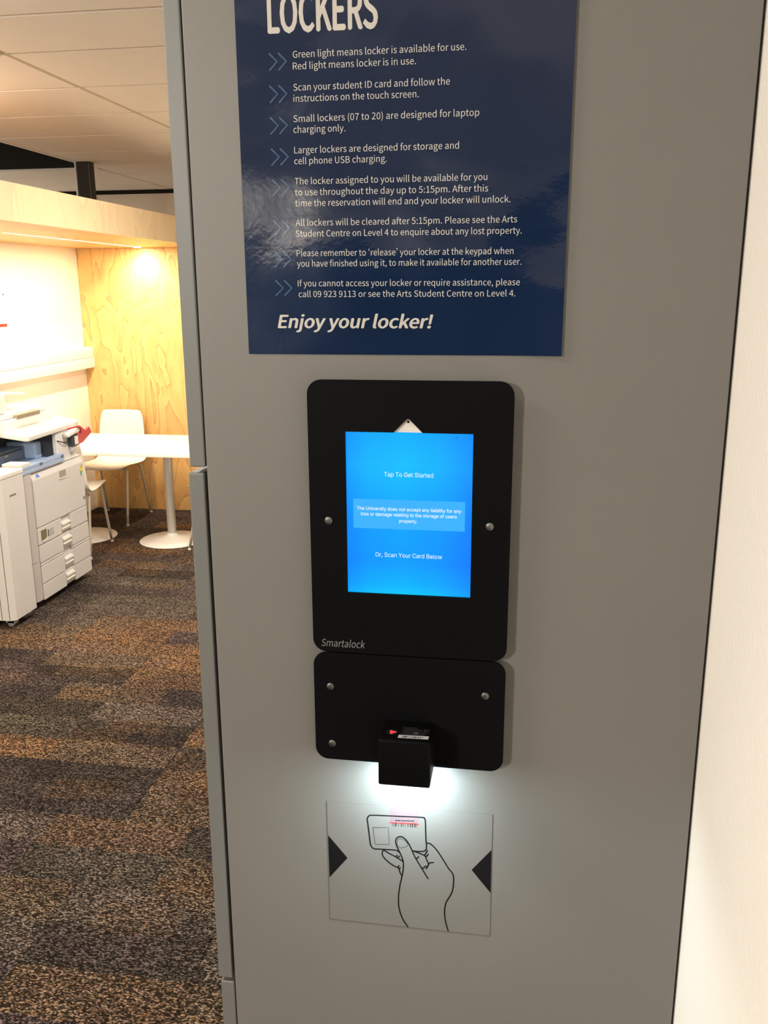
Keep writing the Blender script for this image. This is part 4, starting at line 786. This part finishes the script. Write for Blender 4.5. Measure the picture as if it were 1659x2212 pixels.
# ================================================================ CARD-SCAN STICKER
ART = json.loads('''{"thick":[[[-87.0,1228.9],[-87.5,1242.9],[-87.9,1254.6],[-88.9,1257.2],[-91.3,1258.5],[-113.7,1257.5],[-130.0,1256.8],[-145.9,1255.8],[-148.8,1254.3],[-150.3,1251.4],[-149.9,1246.3],[-148.5,1233.4],[-147.4,1222.1],[-146.0,1217.5],[-142.8,1215.1],[-138.0,1215.4],[-128.2,1215.8],[-120.9,1215.9],[-118.5,1215.8],[-116.1,1214.1]],[[-100.9,1217.1],[-96.3,1217.0],[-90.6,1217.6],[-87.7,1219.0],[-86.5,1222.4],[-86.7,1228.9]],[[-114.7,1175.2],[-112.9,1183.8],[-111.7,1191.7],[-111.3,1198.4],[-111.7,1203.8],[-113.7,1210.2],[-116.1,1215.5],[-118.3,1220.7],[-119.5,1225.0],[-119.6,1227.7],[-118.5,1230.8],[-116.1,1232.7],[-113.7,1233.1],[-110.8,1232.0],[-107.9,1228.9],[-105.0,1224.3],[-103.1,1220.1],[-101.6,1216.5],[-99.2,1210.7],[-96.7,1206.0],[-91.4,1196.7],[-84.6,1184.7]],[[-133.3,1214.2],[-134.3,1211.9],[-133.9,1208.1],[-131.2,1204.0],[-126.3,1199.5],[-121.5,1196.4],[-117.6,1194.7],[-116.1,1193.4],[-115.4,1190.7],[-114.4,1187.5],[-112.7,1185.2]],[[-116.1,1197.3],[-117.3,1195.2]],[[-114.7,1194.7],[-116.1,1193.4]],[[-132.1,1214.3],[-126.3,1211.1],[-119.5,1207.7],[-115.6,1205.4],[-112.0,1203.0]],[[-118.0,1209.8],[-119.7,1207.9]],[[-115.6,1208.9],[-117.6,1207.1]],[[-100.9,1217.1],[-94.4,1215.0],[-89.1,1212.9],[-87.4,1211.4],[-86.2,1207.7],[-84.2,1203.5],[-84.7,1200.7],[-86.6,1196.7]],[[-85.5,1219.2],[-87.7,1214.4],[-89.1,1212.9]],[[-84.5,1214.7],[-86.2,1212.1],[-87.4,1212.0]],[[-78.9,1205.2],[-81.8,1204.6],[-84.2,1203.0]],[[-86.6,1200.0],[-89.0,1198.1],[-90.9,1196.2]],[[-94.8,1210.6],[-97.5,1207.6]],[[-86.3,1228.3],[-81.9,1227.3],[-75.6,1220.9],[-69.2,1210.8],[-62.8,1200.0],[-58.0,1193.3],[-57.0,1184.8],[-58.0,1173.0],[-61.1,1164.6],[-64.8,1156.8],[-66.2,1147.0],[-65.6,1136.7],[-63.8,1128.0],[-62.0,1121.5]],[[-114.7,1175.2],[-115.7,1168.0],[-116.6,1158.9],[-116.4,1147.0],[-114.7,1138.3],[-111.5,1129.6],[-106.3,1121.2]]],"thin":[[[-144.2,1241.3],[-135.9,1242.0],[-127.6,1242.6],[-127.0,1232.4],[-126.4,1222.2],[-134.0,1221.6],[-141.9,1221.0],[-143.1,1231.3],[-144.2,1241.3]],[[-114.6,1230.5],[-117.1,1229.0],[-117.9,1226.2],[-117.8,1223.0],[-116.3,1220.1],[-113.7,1219.5],[-109.8,1220.8],[-107.2,1222.4],[-106.5,1224.1],[-107.4,1226.5],[-109.8,1229.0],[-112.2,1230.3],[-114.6,1230.5]]],"tri":[[[-193.6,1226.6],[-172.6,1200.7],[-193.1,1174.2]],[[-17.7,1227.0],[-38.1,1200.6],[-17.4,1174.5]]],"beam":[[[-125.9,1267.5],[-95.4,1268.3],[-95.0,1251.2],[-125.9,1249.5]]],"scan":[[[-126.9,1248.9],[-124.7,1250.2],[-118.5,1250.4],[-108.9,1250.7],[-99.3,1251.1],[-93.8,1250.2],[-95.0,1248.6],[-101.7,1248.7],[-111.3,1248.3],[-119.4,1248.2],[-125.2,1247.8]]],"bars":[[-123.3,1247.4,1244.7,0.34],[-121.8,1247.4,1244.7,0.42],[-119.7,1247.5,1244.8,1.01],[-118.2,1247.6,1244.9,0.34],[-116.3,1247.6,1244.9,0.34],[-113.4,1247.7,1245.0,0.75],[-111.8,1247.8,1245.1,0.25],[-110.6,1247.8,1245.2,0.34],[-109.1,1247.9,1245.2,0.25],[-106.7,1248.0,1245.3,0.42],[-105.5,1248.0,1245.3,0.34],[-103.6,1248.1,1245.4,0.75],[-101.7,1248.2,1245.5,0.92],[-99.8,1248.3,1245.6,0.34],[-98.9,1248.3,1245.6,0.84],[-97.2,1248.4,1245.7,0.42]],"ticks":[[-119.4,1252.0],[-118.5,1252.1],[-117.0,1252.2],[-116.1,1252.3],[-114.9,1252.3],[-113.4,1252.4],[-112.0,1252.5],[-110.8,1252.6],[-109.6,1252.7],[-108.4,1252.8],[-107.0,1252.8],[-105.8,1252.9],[-104.6,1253.0],[-103.4,1253.1],[-102.2,1253.2],[-101.0,1253.2],[-100.0,1253.3]],"film":[[-194.3,1268.2],[-17.6,1269.1],[-16.9,1120.7],[-193.7,1120.9]]}''')
mmv = lambda P: [(x / 1000, z / 1000) for x, z in P]
t = thing('scan_instruction_sticker', (-0.1059, 0.0, 1.1208), 'clear film sticker with a line drawing of a hand holding a card', 'sticker')
flm = mmv(ART['film'])
bm = bmesh.new(); prism(bm, flm, 'y', -0.00035, -0.0001)
obj('clear_film', bm, M_FILM, t)
Y1 = -0.00050
bm = bmesh.new()
for a, b_, w in ((0, 3, 0.0006), (3, 2, 0.0004), (2, 1, 0.0004), (0, 1, 0.00018)):
    ribbon(bm, [flm[a], flm[b_]], w, -0.00042, smooth=False)
flip_front(bm); obj('film_edge', bm, M_FEDGE, t)
bm = bmesh.new(); flat(bm, mmv(ART['beam'][0]), -0.00045); obj('scan_beam', bm, M_PINK, t)
for P in ART['tri']:
    bm = bmesh.new(); flat(bm, mmv(P), Y1); obj('black_triangle', bm, M_INK, t)
bm = bmesh.new()
for i, P in enumerate(ART['thick']): ribbon(bm, mmv(P), 0.00142, Y1 - 0.00001 * (i % 3), k=6)
flip_front(bm); obj('hand_and_card_outline', bm, M_INK, t)
for i, P in enumerate(ART['thin']):
    bm = bmesh.new()
    ribbon(bm, mmv(P), 0.00048, Y1 - 0.00002, smooth=(i == 1)); flip_front(bm)
    obj('fine_outline', bm, M_THIN, t)
bm = bmesh.new()
for x, zt, zb, w in ART['bars']:
    flat(bm, [((x - w / 2) / 1000, zb / 1000), ((x + w / 2) / 1000, zb / 1000), ((x + w / 2) / 1000, zt / 1000 + 0.002), ((x - w / 2) / 1000, zt / 1000 + 0.002)], Y1)
for x, z in ART['ticks']:
    s_ = random.choice([0.0005, 0.0008]); flat(bm, [(x / 1000 - s_, z / 1000 - 0.0006), (x / 1000 + s_, z / 1000 - 0.0004), (x / 1000 + s_ * 0.4, z / 1000 + 0.0008), (x / 1000 - s_ * 0.7, z / 1000 + 0.0006)], Y1)
obj('printed_barcode', bm, M_INK, t)
bm = bmesh.new(); flat(bm, mmv(ART['scan'][0]), Y1 + 0.00006); obj('red_scan_line', bm, M_REDI, t)

# ================================================================ WALL TRUNKING, NOTICE
t = thing('cable_trunking', (XL, 4.0, 1.19), 'white cable trunking running along the wall above the printer', 'trunking')
bm = bmesh.new(); box(bm, XL + 0.001, XL + 0.082, 1.7, YE - 0.002, 1.190, 1.270, bev=0.004, seg=2)
obj('lower_channel', bm, M_WHITE, t, smooth=40)
bm = bmesh.new(); box(bm, XL + 0.001, XL + 0.079, 1.7, YE - 0.002, 1.272, 1.356, bev=0.005, seg=2)
obj('upper_channel', bm, M_WHITE, t, smooth=40)
t = thing('wall_notice', (XL + 0.002, 4.8, 1.45), 'white paper notice with a red stripe on the wall above the trunking', 'notice')
obj('sheet', bmbox(XL + 0.0005, XL + 0.002, 4.66, 4.955, 1.452, 1.79), M_WHITE, t)
obj('red_stripe', bmbox(XL + 0.002, XL + 0.0025, 4.66, 4.957, 1.560, 1.581), M_RED, t)
bm = bmesh.new(); tube(bm, [(XL + 0.002, 4.944, 1.779), (XL + 0.006, 4.944, 1.779)], 0.005, 10)
obj('pin', bm, M_CHAR, t)

# ================================================================ TABLES
def table(x0, x1, cx, label):
    t = thing('pedestal_table', (cx, 5.15, 0), label, 'table', 'white pedestal tables by the plywood panel')
    bm = bmesh.new(); box(bm, x0, x1, 4.775, 5.565, 0.695, 0.72, bev=0.004, seg=2)
    obj('tabletop', bm, M_LAM, t, smooth=40)
    bm = bmesh.new(); tube(bm, [(cx, 5.15, 0.025), (cx, 5.15, 0.69)], 0.032, 32)
    obj('column', bm, M_LEG, t, smooth=40)
    bm = bmesh.new(); lathe(bm, [(0.0, 0.0), (0.235, 0.0), (0.238, 0.004), (0.232, 0.009), (0.15, 0.017), (0.07, 0.03), (0.04, 0.045), (0.033, 0.06), (0.0, 0.06)], cx, 5.15, 64)
    obj('base', bm, M_LAM, t, smooth=40)
    bm = bmesh.new(); lathe(bm, [(0.033, 0.672), (0.1, 0.688), (0.1, 0.695), (0.0, 0.695)], cx, 5.15, 32)
    obj('mounting_plate', bm, M_LEG, t)
    return t
table(-2.893, -2.19, -2.545, 'square white pedestal table right of the white chair, partly hidden by the lockers')
table(-3.573, -2.897, -3.243, 'square white pedestal table behind the printer, its base half hidden')

# ================================================================ CHAIRS
def make_chair(label):
    t = thing('shell_chair', (0, 0, 0), label, 'chair', 'white shell chairs around the tables')
    prof = [(-0.225, 0.440), (-0.205, 0.458), (-0.15, 0.465), (-0.02, 0.452), (0.10, 0.447), (0.16, 0.458), (0.198, 0.50), (0.212, 0.56), (0.222, 0.66), (0.235, 0.76), (0.248, 0.84), (0.252, 0.856)]
    hw = [0.17, 0.20, 0.212, 0.215, 0.215, 0.213, 0.208, 0.204, 0.198, 0.190, 0.176, 0.150]
    bm = bmesh.new(); rows_ = []
    for (y, z), w in zip(prof, hw):
        r = []
        for k in range(9):
            u = -1 + k / 4
            back = max(0.0, min(1.0, (z - 0.48) / 0.1))
            yy = y - back * 0.030 * u * u
            zz = z + (1 - back) * 0.012 * abs(u) ** 3
            r.append(bm.verts.new((u * w, yy, zz)))
        rows_.append(r)
    for a, b in zip(rows_, rows_[1:]):
        for k in range(8): bm.faces.new([a[k], a[k + 1], b[k + 1], b[k]])
    bmesh.ops.recalc_face_normals(bm, faces=bm.faces[:])
    s = obj('shell', bm, M_WHITE, t, smooth='all')
    m = s.modifiers.new('thickness', 'SOLIDIFY'); m.thickness = 0.011; m.offset = 0
    m = s.modifiers.new('smooth', 'SUBSURF'); m.levels = 2; m.render_levels = 2
    for sx in (-1, 1):
        for (y0, y1) in ((-0.12, -0.225), (0.10, 0.225)):
            bm = bmesh.new()
            P = [(sx * 0.06, y0, 0.437), (sx * 0.15, y0 * 1.05, 0.436), (sx * 0.172, y0 * 1.08, 0.425), (sx * 0.178, y0 + (y1 - y0) * 0.18, 0.38), (sx * 0.192, y1, 0.004)]
            P = [tuple(v) for v in smooth_pts(P, 4)]
            tube(bm, P, 0.0095, 12)
            obj('leg', bm, M_LEG, t, smooth='all')
            bm = bmesh.new(); tube(bm, [(sx * 0.192, y1, 0.0), (sx * 0.1915, y1 * 0.995, 0.014)], 0.0115, 12)
            obj('foot_cap', bm, M_WHITE, t)
    obj('underframe', bmbox(-0.09, 0.09, -0.13, 0.11, 0.430, 0.441, bev=0.003), M_LEG, t)
    return t
def dup(o, loc, rz, label):
    r = o.copy(); COL.objects.link(r); r.location = loc; r.rotation_euler = (0, 0, rz); r['label'] = label
    for ch in list(o.children):
        c = ch.copy(); COL.objects.link(c); c.parent = r
    return r
c0 = make_chair('white shell chair with thin metal legs against the plywood panel')
dup(c0, (-3.139, 4.805, 0), math.pi + 0.13, 'white shell chair half hidden behind the printer, its seat edge showing')
dup(c0, (-2.05, 5.03, 0), math.radians(-110), 'white shell chair hidden by the lockers except for one leg')
c0.location = (-3.245, 5.71, 0)

# ================================================================ PRINTER
PX = -2.739
t = thing('office_printer', (-3.05, 3.95, 0), 'large cream floor-standing office copier with paper drawers and blue output tray', 'printer')
bm = bmesh.new(); box(bm, -3.36, PX - 0.024, 3.615, 4.275, 0.05, 0.80, bev=0.004)
obj('body', bm, M_BEIGE2, t)
for (cx, cy) in ((-2.85, 3.70), (-2.85, 4.19), (-3.28, 3.70), (-3.28, 4.19)):
    bm = bmesh.new(); tube(bm, [(cx, cy - 0.012, 0.025), (cx, cy + 0.012, 0.025)], 0.025, 16)
    box(bm, cx - 0.012, cx + 0.012, cy - 0.02, cy + 0.02, 0.03, 0.052)
    obj('castor', bm, M_CHAR, t)
# rounded column at the left of the front, in two lengths
for z0, z1 in ((0.05, 0.281), (0.283, 0.80)):
    bm = bmesh.new()
    prism(bm, [(PX - 0.06, 3.610), (PX - 0.02, 3.610), (PX - 0.006, 3.618), (PX + 0.0, 3.634), (PX + 0.001, 3.66), (PX - 0.004, 3.686), (PX - 0.06, 3.686)], 'z', z0, z1)
    obj('side_column', bm, M_BEIGE2, t, smooth=30)
# front door with bevelled top
bm = bmesh.new()
prism(bm, [(PX, 0.475), (PX, 0.7545), (PX - 0.014, 0.789), (PX - 0.023, 0.789), (PX - 0.023, 0.475)], 'y', 3.6905, 4.279)
bmesh.ops.bevel(bm, geom=bm.edges[:], offset=0.0025, segments=2, affect='EDGES')
d = obj('front_door', bm, M_BEIGE, t)
bm = bmesh.new(); box(bm, PX - 0.004, PX + 0.0015, 3.986, 4.062, 0.708, 0.752, bev=0.001, seg=1)
obj('latch', bm, mat('latch_recess', (0.42, 0.36, 0.30), 0.5), d)
obj('latch_lip', bmbox(PX, PX + 0.005, 3.982, 4.066, 0.701, 0.709, bev=0.002), M_WHITE, d)
# small blue emblem and rainbow leaf
bm = bmesh.new()
for k in range(3):
    z = 0.763 + 0.006 * k
    xo = PX - 0.014 * (z - 0.7545) / 0.0345 + 0.0012
    f = bm.faces.new([bm.verts.new((xo, 3.738 + 0.004 * k, z)), bm.verts.new((xo, 3.775 - 0.003 * k, z)), bm.verts.new((xo - 0.0024, 3.775 - 0.003 * k, z + 0.005)), bm.verts.new((xo - 0.0024, 3.738 + 0.004 * k, z + 0.005))])
obj('emblem', bm, mat('blue_emblem', (0.10, 0.28, 0.75), 0.5), d)
cols = [mat('leaf_orange', (0.85, 0.40, 0.02), 0.5), mat('leaf_yellow', (0.9, 0.72, 0.05), 0.5), mat('leaf_green', (0.06, 0.45, 0.18), 0.5), mat('leaf_blue', (0.04, 0.25, 0.75), 0.5)]
bm = bmesh.new()
Lf = [(4.262, 0.744), (4.236, 0.722), (4.231, 0.700), (4.238, 0.682), (4.245, 0.664), (4.252, 0.682), (4.266, 0.696), (4.268, 0.720)]
zs = [0.744, 0.722, 0.700, 0.682, 0.664]
L_ = [(4.262, 0.744), (4.236, 0.722), (4.231, 0.700), (4.238, 0.682), (4.245, 0.664)]
R_ = [(4.264, 0.744), (4.268, 0.722), (4.264, 0.700), (4.252, 0.682), (4.247, 0.664)]
for i in range(4):
    f = bm.faces.new([bm.verts.new((PX + 0.0004, *q_)) for q_ in (L_[i], R_[i], R_[i + 1], L_[i + 1])]); f.material_index = i
obj('leaf_emblem', bm, cols, d)
obj('small_label', (lambda b: (box(b, PX, PX + 0.0005, 4.245, 4.262, 0.517, 0.535), box(b, PX, PX + 0.0006, 4.267, 4.277, 0.514, 0.538), b)[-1])(bmesh.new()), mat('label_grey', (0.25, 0.25, 0.25), 0.5), d)
# paper drawers: two front faces with a handle channel between them
DR = [(0.3725, 0.471, 0.418), (0.266, 0.367, 0.322), (0.139, 0.243, 0.196), (0.040, 0.134, 0.094)]
for i, (z0, z1, zh) in enumerate(DR):
    bm = bmesh.new()
    box(bm, PX - 0.018, PX, 3.6905, 3.9545, z0, z1, bev=0.003)
    box(bm, PX - 0.018, PX, 4.0665, 4.279, z0, z1, bev=0.003)
    box(bm, PX - 0.020, PX - 0.016, 3.69, 4.279, z0, z1)
    box(bm, PX - 0.045, PX - 0.030, 3.95, 4.07, z0 - 0.004, z1 + 0.004)
    dr = obj('drawer', bm, M_BEIGE, t)
    bm = bmesh.new()
    prism(bm, [(PX - 0.035, zh - 0.030), (PX + 0.002, zh - 0.026), (PX + 0.004, zh - 0.018), (PX - 0.004, zh - 0.014), (PX + 0.006, zh + 0.004), (PX + 0.004, zh + 0.012), (PX - 0.02, zh + 0.022), (PX - 0.035, zh + 0.018)], 'y', 3.962, 4.060)
    bmesh.ops.bevel(bm, geom=bm.edges[:], offset=0.0015, segments=1, affect='EDGES')
    hd = obj('handle', bm, M_WHITE, dr)
    if i == 0:
        bm = bmesh.new(); box(bm, PX - 0.001, PX + 0.0005, 3.722, 3.784, 0.392, 0.452, bev=0.0)
        obj('paper_gauge', bm, mat('khaki_gauge', (0.22, 0.19, 0.11), 0.5), dr)
        bm = bmesh.new(); prism(bm, [(3.722, 0.392), (3.732, 0.381), (3.77, 0.383), (3.786, 0.396), (3.778, 0.400), (3.765, 0.390), (3.735, 0.388)], 'x', PX, PX + 0.004)
        obj('gauge_lip', bm, M_WHITE, dr)
        obj('drawer_label', (lambda b: (box(b, PX, PX + 0.0005, 3.812, 3.862, 0.396, 0.440), b)[-1])(bmesh.new()), mat('pale_grey_label', (0.50, 0.50, 0.46), 0.5), dr)
        obj('label_number', bmbox(PX, PX + 0.0007, 3.797, 3.806, 0.398, 0.440), M_CHAR, dr)
obj('mid_strip', (lambda q: (box(q, PX - 0.018, PX - 0.001, 3.6905, 3.9545, 0.247, 0.262, bev=0.002), box(q, PX - 0.018, PX - 0.001, 4.0665, 4.279, 0.247, 0.262, bev=0.002), q)[-1])(bmesh.new()), M_BEIGE, t)
obj('front_shelf', bmbox(-3.36, PX - 0.014, 3.612, 4.28, 0.792, 0.802, bev=0.003), M_BEIGE, t)
# blue output tray
bm = bmesh.new(); box(bm, -3.30, -2.737, 3.60, 4.062, 0.802, 0.828, bev=0.004)
box(bm, -2.775, -2.737, 3.60, 4.062, 0.828, 0.848, bev=0.004)
tr = obj('output_tray', bm, M_BLUE, t)
for y in (3.78, 4.02):
    obj('tray_slot', bmbox(-2.7375, -2.7355, y, y + 0.03, 0.826, 0.842), M_BLUED, tr)
obj('tray_corner', bmbox(-2.86, -2.74, 3.60, 3.69, 0.846, 0.866, bev=0.004), M_WHITE, tr)
bm = bmesh.new(); box(bm, -3.05, -2.93, 3.558, 3.955, 0.828, 0.905, bev=0.003)
ex = obj('paper_exit', bm, M_BLUED, t)
obj('exit_slot', bmbox(-2.932, -2.929, 3.558, 3.93, 0.888, 0.900), M_CHAR, ex)
for y in (3.62, 3.74):
    obj('exit_roller', bmbox(-2.94, -2.925, y, y + 0.04, 0.872, 0.886, bev=0.003), mat('roller_rubber', (0.35, 0.32, 0.26), 0.6), ex)
bm = bmesh.new(); box(bm, -3.05, -2.86, 3.955, 4.03, 0.828, 0.925, bev=0.014, seg=3)
obj('tray_end_block', bm, M_BLUE, t, smooth=40)
# dark bay, pillar and rear of the machine
obj('dark_bay', (lambda q: (box(q, -3.36, -3.05, 3.47, 4.03, 0.859, 1.0), box(q, -3.36, -3.05, 3.615, 4.03, 0.80, 0.859), q)[-1])(bmesh.new()), M_CHAR, t)
bm = bmesh.new(); box(bm, -3.36, -2.768, 4.035, 4.262, 0.80, 1.002, bev=0.008, seg=2)
obj('right_pillar', bm, M_BEIGE, t, smooth=40)
obj('pillar_side_face', bmbox(-3.35, -2.79, 4.030, 4.036, 0.803, 1.0), M_CHAR, t)
# scanner bed, lid, document feeder, control panel
bm = bmesh.new(); box(bm, -3.37, -2.90, 3.46, 4.27, 1.0, 1.085, bev=0.008)
obj('scanner_bed', bm, M_BEIGE, t, smooth=40)
bm = bmesh.new(); box(bm, -3.36, -2.92, 3.47, 4.24, 1.087, 1.115, bev=0.006)
obj('scanner_lid', bm, M_WHITE, t, smooth=40)
bm = bmesh.new(); box(bm, -3.34, -2.94, 3.46, 3.84, 1.115, 1.235, bev=0.02, seg=3)
fd = obj('document_feeder', bm, M_WHITE, t, smooth=40)
bm = bmesh.new(); box(bm, -3.33, -2.99, 3.60, 4.13, 1.24, 1.252, bev=0.004)
rot_about(bm, bm.verts, math.radians(-5), 'X', (-3.1, 3.6, 1.24))
obj('feed_tray', bm, M_WHITE, fd)
obj('guide_clip', bmbox(-3.02, -2.985, 3.80, 3.86, 1.19, 1.255, bev=0.006), M_BLUE, fd)
obj('feeder_slot', bmbox(-2.925, -2.895, 3.86, 4.11, 1.080, 1.102), mat('slot_khaki', (0.24, 0.20, 0.15), 0.6), t)
bm = bmesh.new()
prism(bm, [(-2.975, 4.355), (-2.985, 3.70), (-2.76, 3.695), (-2.738, 3.712), (-2.755, 4.30), (-2.78, 4.335)], 'z', 1.005, 1.038)
bmesh.ops.bevel(bm, geom=bm.edges[:], offset=0.006, segments=2, affect='EDGES')
rot_about(bm, bm.verts, math.radians(7), 'Y', (-2.98, 4.0, 1.038))
cp = obj('control_panel', bm, M_WHITE, t, smooth=40)
bm = bmesh.new(); box(bm, -2.93, -2.83, 3.85, 4.08, 1.037, 1.0395)
rot_about(bm, bm.verts, math.radians(7), 'Y', (-2.98, 4.0, 1.038))
obj('touch_panel', bm, mat('panel_screen', (0.55, 0.50, 0.40), 0.3), cp)
bm = bmesh.new(); box(bm, -2.945, -2.935, 3.84, 4.06, 1.037, 1.042)
rot_about(bm, bm.verts, math.radians(7), 'Y', (-2.98, 4.0, 1.038))
obj('panel_strip', bm, mat('yellow_strip', (0.6, 0.48, 0.15), 0.4), cp)

# finisher beside the printer
t = thing('printer_finisher', (-2.95, 3.44, 0), 'cream rectangular finisher cabinet nearer the camera than the copier', 'cabinet')
FX = -2.709
bm = bmesh.new()
prism(bm, [(-3.33, 3.33), (FX - 0.028, 3.33), (FX, 3.352), (FX, 3.552), (-3.33, 3.552)], 'z', 0.047, 0.832)
obj('cabinet_body', bm, M_BEIGE, t)
bm = bmesh.new()
prism(bm, [(-3.335, 3.326), (FX - 0.026, 3.326), (FX + 0.003, 3.350), (FX + 0.003, 3.556), (-3.335, 3.556)], 'z', 0.833, 0.857)
bmesh.ops.bevel(bm, geom=bm.edges[:], offset=0.003, segments=2, affect='EDGES')
obj('top_cover', bm, M_WHITE, t)
bm = bmesh.new()
box(bm, FX, FX + 0.0015, 3.40, 3.4695, 0.07, 0.738)
obj('service_door', bm, M_BEIGE, t)
obj('door_grip', bmbox(FX + 0.001, FX + 0.002, 3.405, 3.468, 0.728, 0.738), mat('grip_brown', (0.25, 0.21, 0.17), 0.6), t)  # brown strip for the groove at the top of the door
for x in (-2.785, -2.7395):
    obj('side_groove', bmbox(x - 0.0015, x + 0.0015, 3.3293, 3.331, 0.05, 0.83), M_CHAR, t)
for (cx, cy) in ((-2.76, 3.375), (-2.76, 3.51), (-3.28, 3.375), (-3.28, 3.51)):
    bm = bmesh.new(); box(bm, cx - 0.03, cx + 0.03, cy - 0.008, cy + 0.018, 0.02, 0.047)
    tube(bm, [(cx, cy - 0.008, 0.02), (cx, cy + 0.012, 0.02)], 0.02, 14)
    obj('castor', bm, mat('grey_castor', (0.28, 0.27, 0.25), 0.5), t)

# card terminal and odds and ends on the right of the printer
t = thing('card_terminal', (-2.75, 4.22, 0.87), 'small black card terminal with a white label on the copier pillar', 'card reader')
bm = bmesh.new(); box(bm, -2.768, -2.738, 4.170, 4.252, 0.868, 0.938, bev=0.005)
obj('terminal_case', bm, M_CHAR, t)
obj('white_label', bmbox(-2.7385, -2.7370, 4.203, 4.246, 0.876, 0.928), M_WHITE, t)
bm = bmesh.new(); tube(bm, [tuple(v) for v in smooth_pts([(-2.755, 4.172, 0.905), (-2.75, 4.13, 0.900), (-2.755, 4.08, 0.912), (-2.766, 4.045, 0.925)], 5)], 0.003, 8)
obj('cable', bm, M_CHAR, t)
obj('mount_foot', bmbox(-2.768, -2.745, 4.18, 4.235, 0.835, 0.868, bev=0.004), M_BEIGE2, t)
t = thing('paper_wipes_pack', (-2.74, 4.2, 0.945), 'small white soft pack wedged on the copier beside the card terminal', 'pack')
bm = bmesh.new(); box(bm, -2.768, -2.725, 4.11, 4.27, 0.940, 0.975, bev=0.015, seg=3)
rot_about(bm, bm.verts, math.radians(8), 'X', (-2.75, 4.19, 0.955))
obj('pack_body', bm, M_WHITE, t, smooth=50)
bm = bmesh.new(); tube(bm, [tuple(v) for v in smooth_pts([(-2.735, 4.13, 0.985), (-2.72, 4.20, 0.988), (-2.722, 4.255, 0.972), (-2.735, 4.275, 0.94)], 5)], 0.006, 8)
obj('red_band', bm, M_RED, t)
t = thing('red_folder', (-2.80, 4.36, 0.86), 'red folded pouch sticking out beside the far side of the copier', 'folder')
bm = bmesh.new()
prism(bm, [(4.281, 0.86), (4.294, 0.972), (4.34, 0.985), (4.439, 0.955), (4.494, 0.917), (4.548, 0.935), (4.573, 0.895), (4.452, 0.850), (4.36, 0.84)], 'x', -2.83, -2.815)
prism(bm, [(4.282, 0.86), (4.284, 0.965), (4.36, 0.94), (4.38, 0.87)], 'x', -2.812, -2.805)
obj('folder_cover', bm, M_RED, t)
obj('folder_bracket', bmbox(-2.84, -2.80, 4.264, 4.281, 0.84, 0.95), M_BEIGE2, t)
